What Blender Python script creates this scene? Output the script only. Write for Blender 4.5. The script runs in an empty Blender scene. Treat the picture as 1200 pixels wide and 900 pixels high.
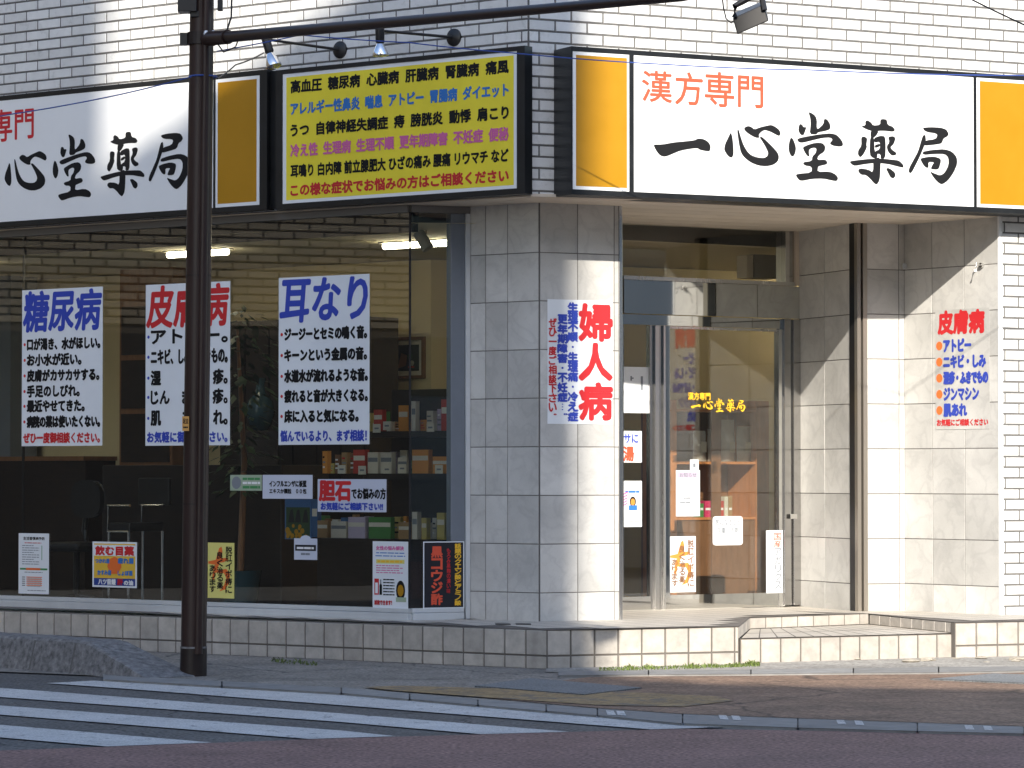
import bpy, math, random
from mathutils import Vector
from mathutils.geometry import tessellate_polygon
R = math.radians
random.seed(7)
scene = bpy.context.scene
col = scene.collection

# ------------------------------------------------------------------ camera, sky, sun, exposure
FPX, HORIZON, EYE = 3900.0, 555.0, 1.394          # focal length and horizon row for a 1200x900 frame; eye height in metres
PITCH = math.atan((HORIZON - 450) / FPX)
cam = bpy.data.cameras.new('camera'); cam.sensor_width = 36; cam.lens = FPX / 1200 * 36
cam.clip_start, cam.clip_end = 0.1, 2000
camo = bpy.data.objects.new('camera', cam); col.objects.link(camo)
camo.location = (0, 0, EYE); camo.rotation_euler = (math.pi / 2 + PITCH, 0, 0)
scene.camera = camo
SUN_AZ, SUN_EL = R(5), R(28.3)                     # sun behind the camera, 5 degrees to its right
world = bpy.data.worlds.new('World'); scene.world = world; world.use_nodes = True
wn = world.node_tree
sky = wn.nodes.new('ShaderNodeTexSky'); sky.sky_type = 'NISHITA'; sky.sun_disc = False
sky.sun_elevation = SUN_EL; sky.sun_rotation = math.pi - SUN_AZ; sky.ozone_density = 1.7; sky.dust_density = 1.0
wn.links.new(sky.outputs[0], wn.nodes['Background'].inputs[0])
wn.nodes['Background'].inputs[1].default_value = 0.14
sl = bpy.data.lights.new('sun', 'SUN'); sl.energy = 3.7; sl.angle = R(0.53); sl.color = (1, 0.93, 0.82)
so = bpy.data.objects.new('sun', sl); col.objects.link(so); so.location = (3, -30, 40)
sd = Vector((-math.sin(SUN_AZ) * math.cos(SUN_EL), math.cos(SUN_AZ) * math.cos(SUN_EL), -math.sin(SUN_EL)))
so.rotation_euler = sd.to_track_quat('-Z', 'Y').to_euler()
vs = scene.view_settings
vs.view_transform = 'Standard'; vs.look = 'None'; vs.gamma = 1; vs.use_curve_mapping = False; vs.exposure = 1.1

# ------------------------------------------------------------------ sight lines
def ray(px, py):
    xc, yc = (px - 600) / FPX, (450 - py) / FPX
    return Vector((xc, math.cos(PITCH) - yc * math.sin(PITCH), math.sin(PITCH) + yc * math.cos(PITCH)))
def on_z(px, py, z=0.0):
    d = ray(px, py); t = (z - EYE) / d.z
    return Vector((d.x * t, d.y * t, z))
def at_depth(px, py, y):
    d = ray(px, py); t = y / d.y
    return Vector((d.x * t, y, EYE + d.z * t))
def xy(px, depth):
    return Vector(((px - 600) / FPX * depth, depth))
class Plane:
    """upright plane: s runs to the right along it, z up, o outwards"""
    def __init__(self, p, u):
        self.p = Vector((p[0], p[1])); self.u = Vector((u[0], u[1])).normalized()
        self.n = Vector((self.u.y, -self.u.x))
    def off(self, o):
        return Plane(self.p + self.n * o, self.u)
    def hit(self, px, py=500):
        d = ray(px, py); dn = d.x * self.n.x + d.y * self.n.y
        t = (self.p.x * self.n.x + self.p.y * self.n.y) / dn
        q = Vector((d.x * t, d.y * t))
        return (q - self.p).dot(self.u), EYE + d.z * t
    def s(self, px, py=500): return self.hit(px, py)[0]
    def z(self, px, py): return self.hit(px, py)[1]
    def pt(self, s, z, o=0.0):
        q = self.p + self.u * s + self.n * o
        return Vector((q.x, q.y, z))
def between(a, b): return Plane(a, (b[0] - a[0], b[1] - a[1]))

CORNER = xy(619, 24.4)
LW = Plane(CORNER, (math.cos(R(38)), -math.sin(R(38))))     # facade on the left street, s <= 0
RW = Plane(CORNER, (math.cos(R(27)), math.sin(R(27))))      # facade on the right street, s >= 0
PC = xy(632, 24.95)                                          # pillar corner
PL = Plane(PC, LW.u); PR = Plane(PC, RW.u)
GL = LW.off(-0.06)                                           # shop window glass
DA, DB = xy(728, 26.95), xy(935.5, 27.97)
DP = between(DA, DB)                                         # door plane
DW = (DB - DA).length
CE = xy(1003, 27.0); CP = between(DB, CE)                    # reveal right of the door
A0, A1 = xy(1015, 27.0), xy(1060, 27.15); AP = between(A0, A1)
B1 = RW.pt(RW.s(1172), 0); BP = between(A1, B1)
g480 = GL.pt(GL.s(480), 0); p549 = PL.pt(PL.s(549), 0)
RP = between(g480, p549); RPW = (Vector(p549[:2]) - Vector(g480[:2])).length
SOF = 3.44
PLAT = 0.285

# ------------------------------------------------------------------ materials
def mat(name, color, rough=0.6, metal=0.0, spec=0.5, noise=0.0, nscale=8.0, bump=0.0, bscale=60.0, tone=0.0, stretch=(1, 1, 1), emit=0.0, coat=0.0):
    m = bpy.data.materials.new(name); m.use_nodes = True; nt = m.node_tree; b = nt.nodes['Principled BSDF']
    b.inputs['Roughness'].default_value = rough; b.inputs['Metallic'].default_value = metal
    b.inputs['Specular IOR Level'].default_value = spec; b.inputs['Coat Weight'].default_value = coat
    c = (*color, 1); b.inputs['Base Color'].default_value = c
    if emit:
        b.inputs['Emission Color'].default_value = c; b.inputs['Emission Strength'].default_value = emit
    cur = None
    if noise or bump:
        tc = nt.nodes.new('ShaderNodeTexCoord'); mp = nt.nodes.new('ShaderNodeMapping'); mp.inputs['Scale'].default_value = stretch
        nt.links.new(tc.outputs['Object'], mp.inputs[0])
    if noise:
        n = nt.nodes.new('ShaderNodeTexNoise'); n.inputs['Scale'].default_value = nscale; n.inputs['Detail'].default_value = 6
        n.inputs['Roughness'].default_value = 0.65
        nt.links.new(mp.outputs[0], n.inputs[0])
        mr = nt.nodes.new('ShaderNodeMapRange'); mr.inputs[1].default_value = 0.3; mr.inputs[2].default_value = 0.7
        mr.inputs[3].default_value = 1 - noise; mr.inputs[4].default_value = 1 + noise
        nt.links.new(n.outputs[0], mr.inputs[0]); cur = mr.outputs[0]
        rr = nt.nodes.new('ShaderNodeMapRange'); rr.inputs[3].default_value = max(0.02, rough - 0.12); rr.inputs[4].default_value = min(1, rough + 0.12)
        nt.links.new(n.outputs[0], rr.inputs[0]); nt.links.new(rr.outputs[0], b.inputs['Roughness'])
    if tone:
        at = nt.nodes.new('ShaderNodeAttribute'); at.attribute_name = 'tone'
        mr = nt.nodes.new('ShaderNodeMapRange'); mr.inputs[3].default_value = 1 - tone; mr.inputs[4].default_value = 1 + tone
        nt.links.new(at.outputs['Fac'], mr.inputs[0])
        if cur:
            mu = nt.nodes.new('ShaderNodeMath'); mu.operation = 'MULTIPLY'; nt.links.new(cur, mu.inputs[0]); nt.links.new(mr.outputs[0], mu.inputs[1]); cur = mu.outputs[0]
        else: cur = mr.outputs[0]
    if cur:
        vm = nt.nodes.new('ShaderNodeVectorMath'); vm.operation = 'SCALE'; vm.inputs[0].default_value = color
        nt.links.new(cur, vm.inputs['Scale']); nt.links.new(vm.outputs[0], b.inputs['Base Color'])
    if bump:
        n2 = nt.nodes.new('ShaderNodeTexNoise'); n2.inputs['Scale'].default_value = bscale; n2.inputs['Detail'].default_value = 5
        nt.links.new(mp.outputs[0], n2.inputs[0])
        bp = nt.nodes.new('ShaderNodeBump'); bp.inputs['Strength'].default_value = bump; bp.inputs['Distance'].default_value = 0.004
        nt.links.new(n2.outputs[0], bp.inputs['Height']); nt.links.new(bp.outputs[0], b.inputs['Normal'])
    return m

def marble_mat(name, base, vein):
    m = bpy.data.materials.new(name); m.use_nodes = True; nt = m.node_tree; b = nt.nodes['Principled BSDF']
    tc = nt.nodes.new('ShaderNodeTexCoord'); at = nt.nodes.new('ShaderNodeAttribute'); at.attribute_name = 'tone'
    add = nt.nodes.new('ShaderNodeVectorMath'); add.operation = 'ADD'
    sc = nt.nodes.new('ShaderNodeMath'); sc.operation = 'MULTIPLY'; sc.inputs[1].default_value = 37
    nt.links.new(at.outputs['Fac'], sc.inputs[0]); nt.links.new(tc.outputs['Object'], add.inputs[0]); nt.links.new(sc.outputs[0], add.inputs[1])
    n1 = nt.nodes.new('ShaderNodeTexNoise'); n1.inputs['Scale'].default_value = 4.5; n1.inputs['Detail'].default_value = 8; n1.inputs['Distortion'].default_value = 0.5
    nt.links.new(add.outputs[0], n1.inputs[0])
    r1 = nt.nodes.new('ShaderNodeValToRGB'); e = r1.color_ramp.elements
    e[0].position = 0.44; e[0].color = (*base, 1); e[1].position = 0.56; e[1].color = (*base, 1)
    k = r1.color_ramp.elements.new(0.5); k.color = (*vein, 1)
    nt.links.new(n1.outputs[0], r1.inputs[0])
    n2 = nt.nodes.new('ShaderNodeTexNoise'); n2.inputs['Scale'].default_value = 2.2; n2.inputs['Detail'].default_value = 6
    nt.links.new(add.outputs[0], n2.inputs[0])
    mr = nt.nodes.new('ShaderNodeMapRange'); mr.inputs[1].default_value = 0.3; mr.inputs[2].default_value = 0.7; mr.inputs[3].default_value = 0.84; mr.inputs[4].default_value = 1.1
    nt.links.new(n2.outputs[0], mr.inputs[0])
    mr2 = nt.nodes.new('ShaderNodeMapRange'); mr2.inputs[3].default_value = 0.86; mr2.inputs[4].default_value = 1.1
    nt.links.new(at.outputs['Fac'], mr2.inputs[0])
    mu = nt.nodes.new('ShaderNodeMath'); mu.operation = 'MULTIPLY'; nt.links.new(mr.outputs[0], mu.inputs[0]); nt.links.new(mr2.outputs[0], mu.inputs[1])
    vm = nt.nodes.new('ShaderNodeVectorMath'); vm.operation = 'SCALE'
    nt.links.new(r1.outputs[0], vm.inputs[0]); nt.links.new(mu.outputs[0], vm.inputs['Scale']); nt.links.new(vm.outputs[0], b.inputs['Base Color'])
    # fine scratches and hairlines
    n3 = nt.nodes.new('ShaderNodeTexNoise'); n3.inputs['Scale'].default_value = 15; n3.inputs['Detail'].default_value = 7; n3.inputs['Distortion'].default_value = 2.5
    nt.links.new(add.outputs[0], n3.inputs[0]); r3 = nt.nodes.new('ShaderNodeValToRGB'); q = r3.color_ramp.elements
    q[0].position = 0.478; q[0].color = (1, 1, 1, 1); q[1].position = 0.50; q[1].color = (1, 1, 1, 1); w = q.new(0.489); w.color = (0.86, 0.855, 0.84, 1)
    nt.links.new(n3.outputs[0], r3.inputs[0])
    ml = nt.nodes.new('ShaderNodeVectorMath'); ml.operation = 'MULTIPLY'; nt.links.new(vm.outputs[0], ml.inputs[0]); nt.links.new(r3.outputs[0], ml.inputs[1]); nt.links.new(ml.outputs[0], b.inputs['Base Color'])
    b.inputs['Roughness'].default_value = 0.35
    return m

def glass_mat(name, tint=(0.93, 0.95, 0.94), gain=1.8):
    m = bpy.data.materials.new(name); m.use_nodes = True; nt = m.node_tree
    nt.nodes.remove(nt.nodes['Principled BSDF']); out = nt.nodes['Material Output']
    tr = nt.nodes.new('ShaderNodeBsdfTransparent'); tr.inputs[0].default_value = (*tint, 1)
    gl = nt.nodes.new('ShaderNodeBsdfGlossy'); gl.inputs['Roughness'].default_value = 0.0; gl.inputs[0].default_value = (1, 1, 1, 1)
    fr = nt.nodes.new('ShaderNodeFresnel'); gm = nt.nodes.new('ShaderNodeNewGeometry'); ir = nt.nodes.new('ShaderNodeMapRange')
    ir.inputs[3].default_value = 1.5; ir.inputs[4].default_value = 1 / 1.5      # the pane is thin: no total reflection on its back
    nt.links.new(gm.outputs['Backfacing'], ir.inputs[0]); nt.links.new(ir.outputs[0], fr.inputs[0])
    mu = nt.nodes.new('ShaderNodeMath'); mu.operation = 'MULTIPLY'; mu.inputs[1].default_value = gain; mu.use_clamp = True
    mx = nt.nodes.new('ShaderNodeMixShader')
    nt.links.new(fr.outputs[0], mu.inputs[0]); nt.links.new(mu.outputs[0], mx.inputs[0]); nt.links.new(tr.outputs[0], mx.inputs[1]); nt.links.new(gl.outputs[0], mx.inputs[2])
    nt.links.new(mx.outputs[0], out.inputs[0])
    return m

M = dict(
    brick=mat('glazed_brick_tile', (0.68, 0.68, 0.665), 0.3, noise=0.07, nscale=10, tone=0.09, bump=0.12, bscale=25),
    grout=mat('brick_grout', (0.13, 0.125, 0.12), 0.9, noise=0.2, nscale=20),
    marble=marble_mat('white_marble', (0.56, 0.55, 0.525), (0.505, 0.495, 0.475)),
    marble_joint=mat('marble_joint', (0.16, 0.15, 0.14), 0.9),
    plinth=mat('plinth_tile', (0.43, 0.395, 0.35), 0.55, noise=0.2, nscale=9, tone=0.1, bump=0.2, bscale=70),
    plinth_joint=mat('plinth_joint', (0.14, 0.125, 0.11), 0.95),
    paving=mat('porch_tile', (0.5, 0.46, 0.4), 0.5, noise=0.12, nscale=7, tone=0.06),
    soffit=mat('soffit_board', (0.62, 0.54, 0.44), 0.6, noise=0.05, nscale=3, tone=0.08),
    black=mat('black_sign_frame', (0.012, 0.013, 0.014), 0.35, noise=0.2, nscale=6),
    sign_white=mat('white_sign_acrylic', (0.8, 0.81, 0.81), 0.35, noise=0.025, nscale=2),
    sign_orange=mat('amber_sign_acrylic', (0.43, 0.21, 0.006), 0.4, noise=0.05, nscale=3),
    sign_yellow=mat('yellow_sign_acrylic', (0.84, 0.7, 0.04), 0.45, noise=0.05, nscale=3),
    ink_black=mat('black_ink', (0.012, 0.012, 0.013), 0.55, spec=0.2), ink_red=mat('red_ink', (0.55, 0.02, 0.025), 0.5),
    ink_vermilion=mat('vermilion_ink', (0.72, 0.09, 0.04), 0.5), ink_blue=mat('blue_ink', (0.03, 0.06, 0.42), 0.5),
    ink_sky=mat('bright_blue_ink', (0.03, 0.17, 0.5), 0.5), ink_pink=mat('pink_ink', (0.62, 0.13, 0.33), 0.5),
    ink_gold=mat('gold_film', (0.85, 0.5, 0.03), 0.4), ink_green=mat('green_ink', (0.05, 0.25, 0.08), 0.5),
    ink_grey=mat('grey_ink', (0.2, 0.22, 0.25), 0.5), ink_white=mat('white_ink', (0.8, 0.8, 0.8), 0.5), ink_orange=mat('orange_ink', (0.78, 0.16, 0.03), 0.5),
    paper=mat('poster_paper', (0.74, 0.77, 0.8), 0.55, noise=0.03, nscale=3, bump=0.25, bscale=4),
    paper_dim=mat('inner_poster_paper', (0.55, 0.58, 0.68), 0.6, noise=0.03, nscale=3),
    paper_yellow=mat('yellow_paper', (0.72, 0.66, 0.2), 0.55, noise=0.03), paper_amber=mat('amber_paper', (0.75, 0.47, 0.05), 0.5, noise=0.03),
    paper_black=mat('black_paper', (0.012, 0.012, 0.018), 0.4), paper_green=mat('pale_green_paper', (0.34, 0.42, 0.3), 0.5), paper_navy=mat('navy_paper', (0.02, 0.05, 0.25), 0.5),
    steel=mat('polished_steel', (0.75, 0.74, 0.72), 0.26, 1.0, noise=0.06, nscale=5, stretch=(1, 1, 0.05)),
    mirror_steel=mat('mirror_steel', (0.62, 0.62, 0.6), 0.04, 1.0),
    dark_steel=mat('dark_mirror_steel', (0.5, 0.49, 0.48), 0.2, 1.0),
    post_steel=mat('brushed_post_steel', (0.38, 0.34, 0.29), 0.35, 0.7, noise=0.06, nscale=5, stretch=(1, 1, 0.05)),
    alum=mat('aluminium_sill', (0.62, 0.64, 0.65), 0.4, 0.25, noise=0.06, nscale=5),
    jamb=mat('blue_grey_jamb', (0.16, 0.18, 0.21), 0.5, noise=0.06),
    glass=glass_mat('window_glass', gain=1.35), door_glass=glass_mat('door_glass', (0.93, 0.94, 0.92), gain=2.3),
    cream=mat('cream_wall', (0.62, 0.51, 0.3), 0.7, noise=0.04, nscale=2), ceiling=mat('room_ceiling', (0.8, 0.7, 0.47), 0.8),
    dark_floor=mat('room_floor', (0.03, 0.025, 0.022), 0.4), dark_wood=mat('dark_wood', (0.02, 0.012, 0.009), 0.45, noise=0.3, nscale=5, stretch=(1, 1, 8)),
    orange_wood=mat('orange_wood', (0.5, 0.2, 0.07), 0.4, noise=0.2, nscale=4, stretch=(6, 6, 1)), brown_wood=mat('brown_wood', (0.2, 0.095, 0.045), 0.45, noise=0.2, nscale=4, stretch=(6, 6, 1)),
    tube=mat('fluorescent_tube', (1.0, 0.9, 0.66), 0.5, emit=13), lamp_white=mat('white_lamp_metal', (0.6, 0.56, 0.47), 0.4),
    pole=mat('brown_painted_steel', (0.032, 0.018, 0.015), 0.4, spec=0.3, noise=0.25, nscale=7, stretch=(1, 1, 0.2)), pole_dark=mat('brown_paint_lower', (0.02, 0.013, 0.011), 0.45, spec=0.3, noise=0.25, nscale=8),
    black_metal=mat('black_metal', (0.014, 0.013, 0.014), 0.4, noise=0.2), chrome=mat('chrome_reflector', (0.8, 0.8, 0.82), 0.12, 1.0), rubber=mat('black_cable', (0.015, 0.015, 0.017), 0.5),
    blue_cable=mat('blue_cable', (0.03, 0.07, 0.3), 0.5), porcelain=mat('porcelain', (0.75, 0.76, 0.78), 0.2), sticker=mat('amber_sticker', (0.65, 0.33, 0.08), 0.5),
    concrete=mat('weathered_concrete', (0.17, 0.166, 0.165), 0.9, noise=0.6, nscale=22, bump=1.0, bscale=60), kerb=mat('kerb_concrete', (0.24, 0.235, 0.225), 0.85, noise=0.2, nscale=6, bump=0.4, tone=0.12),
    lamp_glass=glass_mat('lamp_glass', (0.95, 0.95, 0.95), 2.0),
    grass=mat('grass_blade', (0.11, 0.15, 0.03), 0.6, tone=0.55), leaf=mat('house_plant_leaf', (0.035, 0.07, 0.03), 0.5), teal=mat('teal_glaze', (0.025, 0.06, 0.075), 0.2),
    box_red=mat('red_carton', (0.5, 0.05, 0.035), 0.5), box_orange=mat('orange_carton', (0.65, 0.27, 0.05), 0.5), box_white=mat('white_carton', (0.68, 0.64, 0.54), 0.5), box_pink=mat('magenta_carton', (0.6, 0.05, 0.14), 0.5),
    box_green=mat('green_carton', (0.07, 0.22, 0.06), 0.5), box_gold=mat('gold_carton', (0.5, 0.4, 0.12), 0.4), box_lilac=mat('lilac_carton', (0.5, 0.42, 0.55), 0.5), box_blue=mat('blue_carton', (0.05, 0.13, 0.3), 0.5), box_brown=mat('tan_carton', (0.36, 0.22, 0.1), 0.5),
    stone=mat('rubble_stone', (0.36, 0.32, 0.26), 0.9, noise=0.3, nscale=30), grey_plastic=mat('grey_plastic', (0.16, 0.15, 0.14), 0.5), far_brick=mat('tan_tile_facade', (0.36, 0.29, 0.2), 0.7, tone=0.14, noise=0.08, nscale=2), far_grout=mat('facade_grout', (0.12, 0.1, 0.08), 0.9),
    far_wall=mat('grey_render', (0.32, 0.31, 0.29), 0.8, noise=0.08, nscale=0.6), far_glass=mat('far_window', (0.03, 0.035, 0.04), 0.08), far_dark=mat('dark_shopfront', (0.02, 0.02, 0.022), 0.5),
)
# clear film that carries the lettering on the marble
cf = glass_mat('clear_film', (0.97, 0.97, 0.97), 1.2); M['film'] = cf

# ------------------------------------------------------------------ mesh building
class MB:
    def __init__(self): self.v, self.f, self.m, self.t, self.mats = [], [], [], [], []
    def mi(self, m):
        m = M[m] if isinstance(m, str) else m
        if m not in self.mats: self.mats.append(m)
        return self.mats.index(m)
    def poly(self, pts, m, t=0.5):
        i = len(self.v); self.v += [tuple(p) for p in pts]; self.f.append(tuple(range(i, i + len(pts)))); self.m.append(self.mi(m)); self.t.append(t)
    def mesh(self, vs, fs, m, t=0.5):
        i = len(self.v); self.v += [tuple(p) for p in vs]; k = self.mi(m)
        for f in fs: self.f.append(tuple(i + q for q in f)); self.m.append(k); self.t.append(t)
    def hexa(self, a, m, t=0.5):      # 8 points: bottom ring 0-3 then top ring 4-7
        self.mesh(a, [(3, 2, 1, 0), (4, 5, 6, 7), (0, 1, 5, 4), (1, 2, 6, 5), (2, 3, 7, 6), (3, 0, 4, 7)], m, t)
    def slab(self, P, s0, s1, z0, z1, o0, o1, m, t=0.5):
        self.hexa([P.pt(s0, z0, o1), P.pt(s1, z0, o1), P.pt(s1, z0, o0), P.pt(s0, z0, o0), P.pt(s0, z1, o1), P.pt(s1, z1, o1), P.pt(s1, z1, o0), P.pt(s0, z1, o0)], m, t)
    def box(self, c, sx, sy, sz, m, rz=0, t=0.5):   # c = centre of the bottom
        P = Plane((c[0], c[1]), (math.cos(rz), math.sin(rz)))
        self.slab(P, -sx / 2, sx / 2, c[2], c[2] + sz, -sy / 2, sy / 2, m, t)
    def prism(self, pts, d, m, t=0.5):   # flat outline pts extruded by vector d
        n = len(pts); a = [Vector(p) for p in pts]; b = [p + Vector(d) for p in a]
        self.mesh(a + b, [tuple(range(n)), tuple(range(2 * n - 1, n - 1, -1))] + [(i, (i + 1) % n, n + (i + 1) % n, n + i) for i in range(n)], m, t)
    def tube(self, pts, r, m, n=10, caps=True):
        pts = [Vector(p) for p in pts]; rs = r if isinstance(r, (list, tuple)) else [r] * len(pts); vs = []
        for i, p in enumerate(pts):
            d = (pts[min(i + 1, len(pts) - 1)] - pts[max(i - 1, 0)]).normalized()
            a = Vector((0, 0, 1)) if abs(d.z) < 0.9 else Vector((1, 0, 0)); x = d.cross(a).normalized(); y = d.cross(x)
            vs += [p + (x * math.cos(k * 2 * math.pi / n) + y * math.sin(k * 2 * math.pi / n)) * rs[i] for k in range(n)]
        fs = [(i * n + k, i * n + (k + 1) % n, (i + 1) * n + (k + 1) % n, (i + 1) * n + k) for i in range(len(pts) - 1) for k in range(n)]
        if caps: fs += [tuple(range(n))[::-1], tuple(range((len(pts) - 1) * n, len(pts) * n))]
        self.mesh(vs, fs, m)
    def build(self, name, parent=None, smooth=False, bevel=0):
        me = bpy.data.meshes.new(name); me.from_pydata(self.v, [], self.f)
        for m in self.mats: me.materials.append(m)
        me.polygons.foreach_set('material_index', self.m)
        a = me.attributes.new('tone', 'FLOAT', 'FACE'); a.data.foreach_set('value', self.t)
        if smooth: me.polygons.foreach_set('use_smooth', [True] * len(self.f))
        me.update()
        o = bpy.data.objects.new(name, me); col.objects.link(o)
        if smooth: me.set_sharp_from_angle(angle=R(40))
        if bevel:
            b = o.modifiers.new('bevel', 'BEVEL'); b.width = bevel; b.segments = 2; b.limit_method = 'ANGLE'
        if parent:
            o.parent = parent; o.matrix_parent_inverse = MATS(parent)
        return o
def MATS(p):      # every location is given in world space, so the parent's own offset is taken out again
    from mathutils import Matrix
    return Matrix.Translation(-p.location)
def tag(o, label=None, cat=None, group=None, kind=None):
    if label: o['label'] = label
    if cat: o['category'] = cat
    if group: o['group'] = group
    if kind: o['kind'] = kind
    return o
def thing(name, loc, label, cat, group=None):
    o = bpy.data.objects.new(name, None); col.objects.link(o); o.location = loc; o.empty_display_size = 0.1
    return tag(o, label, cat, group)

def tiles(mb, P, rows, cols_of, m, gap=0.008, d=0.007, o=0.0, ch=0.003):
    """rows: list of (z0, z1); cols_of(row index) -> list of (s0, s1); every tile a little raised slab with a chamfer"""
    g = gap / 2
    for r, (z0, z1) in enumerate(rows):
        for s0, s1 in cols_of(r):
            if s1 - s0 < gap * 2.2: continue
            a = [(s0 + g, z0 + g), (s1 - g, z0 + g), (s1 - g, z1 - g), (s0 + g, z1 - g)]
            b = [(s0 + g + ch, z0 + g + ch), (s1 - g - ch, z0 + g + ch), (s1 - g - ch, z1 - g - ch), (s0 + g + ch, z1 - g - ch)]
            od = d + random.uniform(-0.0008, 0.0008)
            V = [P.pt(s, z, o) for s, z in a] + [P.pt(s, z, o + od) for s, z in b]
            mb.mesh(V, [(4, 5, 6, 7), (0, 1, 5, 4), (1, 2, 6, 5), (2, 3, 7, 6), (3, 0, 4, 7)], m, random.random())
def bond(s0, s1, L, shift=0.0):
    def f(r):
        out = []; k = math.floor((s0 - shift) / L) - 1
        while True:
            a = k * L + shift + (L / 2 if r % 2 else 0); b = a + L; k += 1
            if a >= s1: break
            if b > s0: out.append((max(a, s0), min(b, s1)))
        return out
    return f
def rows_from(z0, z1, h, anchor):
    out = []; k = math.floor((z0 - anchor) / h)
    while anchor + k * h < z1:
        a, b = max(z0, anchor + k * h), min(z1, anchor + (k + 1) * h); k += 1
        if b - a > 0.02: out.append((a, b))
        else: out.append((a, a + 0.001))
    return out

# ------------------------------------------------------------------ lettering
_cache = {}
def glyphs(body):
    if body in _cache: return _cache[body]
    c = bpy.data.curves.new('lettering', 'FONT'); c.body = body; c.size = 1; c.resolution_u = 3; c.fill_mode = 'FRONT'
    o = bpy.data.objects.new('lettering', c); col.objects.link(o)
    bpy.context.view_layer.update()
    me = bpy.data.meshes.new_from_object(o.evaluated_get(bpy.context.evaluated_depsgraph_get()))
    v = [(q.co.x, q.co.y) for q in me.vertices]; f = [tuple(p.vertices) for p in me.polygons]
    bpy.data.objects.remove(o); bpy.data.curves.remove(c); bpy.data.meshes.remove(me)
    xs = [q[0] for q in v]; ys = [q[1] for q in v]
    bb = (min(xs), max(xs), min(ys), max(ys)) if v else (0, 1, 0, 1)
    _cache[body] = (v, f, bb)
    return _cache[body]
RING = {0: [(0, 0)], 1: [(-1, 0), (1, 0), (0, 1), (0, -1)], 2: [(math.cos(a * math.pi / 4), math.sin(a * math.pi / 4)) for a in range(8)] + [(0, 0)]}
class Sheet:
    """a flat rectangle on a plane; u, v in 0..1 from its lower left"""
    def __init__(self, P, s0, s1, z0, z1, o): self.P, self.s0, self.s1, self.z0, self.z1, self.o = P, s0, s1, z0, z1, o; self.mb = MB(); self.k = 0
    def at(self, u, v, o): return self.P.pt(self.s0 + u * (self.s1 - self.s0), self.z0 + v * (self.z1 - self.z0), self.o + o)
    def text(self, body, u0, u1, v0, v1, ink, bold=0.0, ring=1, slant=0.0):
        v, f, (a, b, c, d) = glyphs(body)
        W, H = (self.s1 - self.s0), (self.z1 - self.z0)
        if d - c < 0.35: # a bare dash or dot: keep its thinness
            vc = (v0 + v1) / 2; hh = (v1 - v0) * (d - c) / 0.9; v0, v1 = vc - hh / 2, vc + hh / 2
        for i, (dx, dy) in enumerate(RING[ring if bold else 0]):
            self.k += 1; o = 0.0012 + 0.00006 * (self.k % 40)
            pts = []
            for x, y in v:
                fx, fy = (x - a) / (b - a), (y - c) / (d - c)
                pts.append(self.at(u0 + fx * (u1 - u0) + (dx * bold + slant * (fy - 0.5)) / W, v0 + fy * (v1 - v0) + dy * bold / H, o))
            self.mb.mesh(pts, f, ink)
    def column(self, body, u0, u1, v0, v1, ink, bold=0.0, ring=1):
        n = len(body); h = (v1 - v0) / n
        for i, ch in enumerate(body):
            if ch in ' 　': continue
            t = v1 - i * h; b = t - h
            if ch in 'ー・…。': 
                um, vm = (u0 + u1) / 2, (t + b) / 2; w = (u1 - u0) * 0.14
                if ch == 'ー': self.rect(um - w * 0.7, um + w * 0.7, b + h * 0.1, t - h * 0.1, ink)
                elif ch == '…': [self.rect(um - w * 0.5, um + w * 0.5, vm + q * h * 0.28 - h * 0.05, vm + q * h * 0.28 + h * 0.05, ink) for q in (-1, 0, 1)]
                elif ch == '。': self.text('。', u0 + (u1 - u0) * 0.62, u1, t - h * 0.42, t - h * 0.08, ink, bold * 0.6, ring)
                else: self.rect(um - w * 0.7, um + w * 0.7, vm - h * 0.1, vm + h * 0.1, ink)
                continue
            self.text(ch, u0, u1, b + h * 0.05, t - h * 0.05, ink, bold, ring)
    def rect(self, u0, u1, v0, v1, ink, o=None):
        self.k += 1; o = 0.0009 + 0.000005 * (self.k % 40) if o is None else o
        self.mb.poly([self.at(u0, v0, o), self.at(u1, v0, o), self.at(u1, v1, o), self.at(u0, v1, o)], ink)
    def disc(self, u, v, r, ink, o=0.0009, n=14, sy=1.0):
        W, H = (self.s1 - self.s0), (self.z1 - self.z0)
        self.mb.poly([self.at(u + r * math.cos(k * 2 * math.pi / n) / W, v + sy * r * math.sin(k * 2 * math.pi / n) / H, o) for k in range(n)], ink)
    def shape(self, pts, ink, o=0.0011):
        self.k += 1; q = [self.at(u, v, o + 0.00004 * (self.k % 30)) for u, v in pts]
        self.mb.mesh(q, tessellate_polygon([[Vector((u, v, 0)) for u, v in pts]]), ink)
    def greek(self, u0, u1, v, h, ink, words=6, seed=0):   # rows of print too small to read in the photograph
        rnd = random.Random(seed); u = u0
        while u < u1:
            w = rnd.uniform(0.5, 1.6) * (u1 - u0) / words
            self.rect(u, min(u + w, u1), v, v + h, ink); u += w + (u1 - u0) * 0.03
def poster(name, label, P, x0, x1, yt, yb, o, paper, cat='poster', group=None, thick=0.001, parent=None):
    xm = (x0 + x1) / 2; Q = P.off(o); s0, s1 = Q.s(x0), Q.s(x1); z1, z0 = Q.z(xm, yt), Q.z(xm, yb)
    sh = Sheet(P, s0, s1, z0, z1, o + thick)
    b = MB(); n = 6     # the sheet bows a little, like paper held by tape
    b.slab(P, s0, s1, z0, z1, o, o + thick, paper)
    ob = b.build(name, parent)
    if label: tag(ob, label, cat, group)
    sh.root = ob
    return sh

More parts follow.
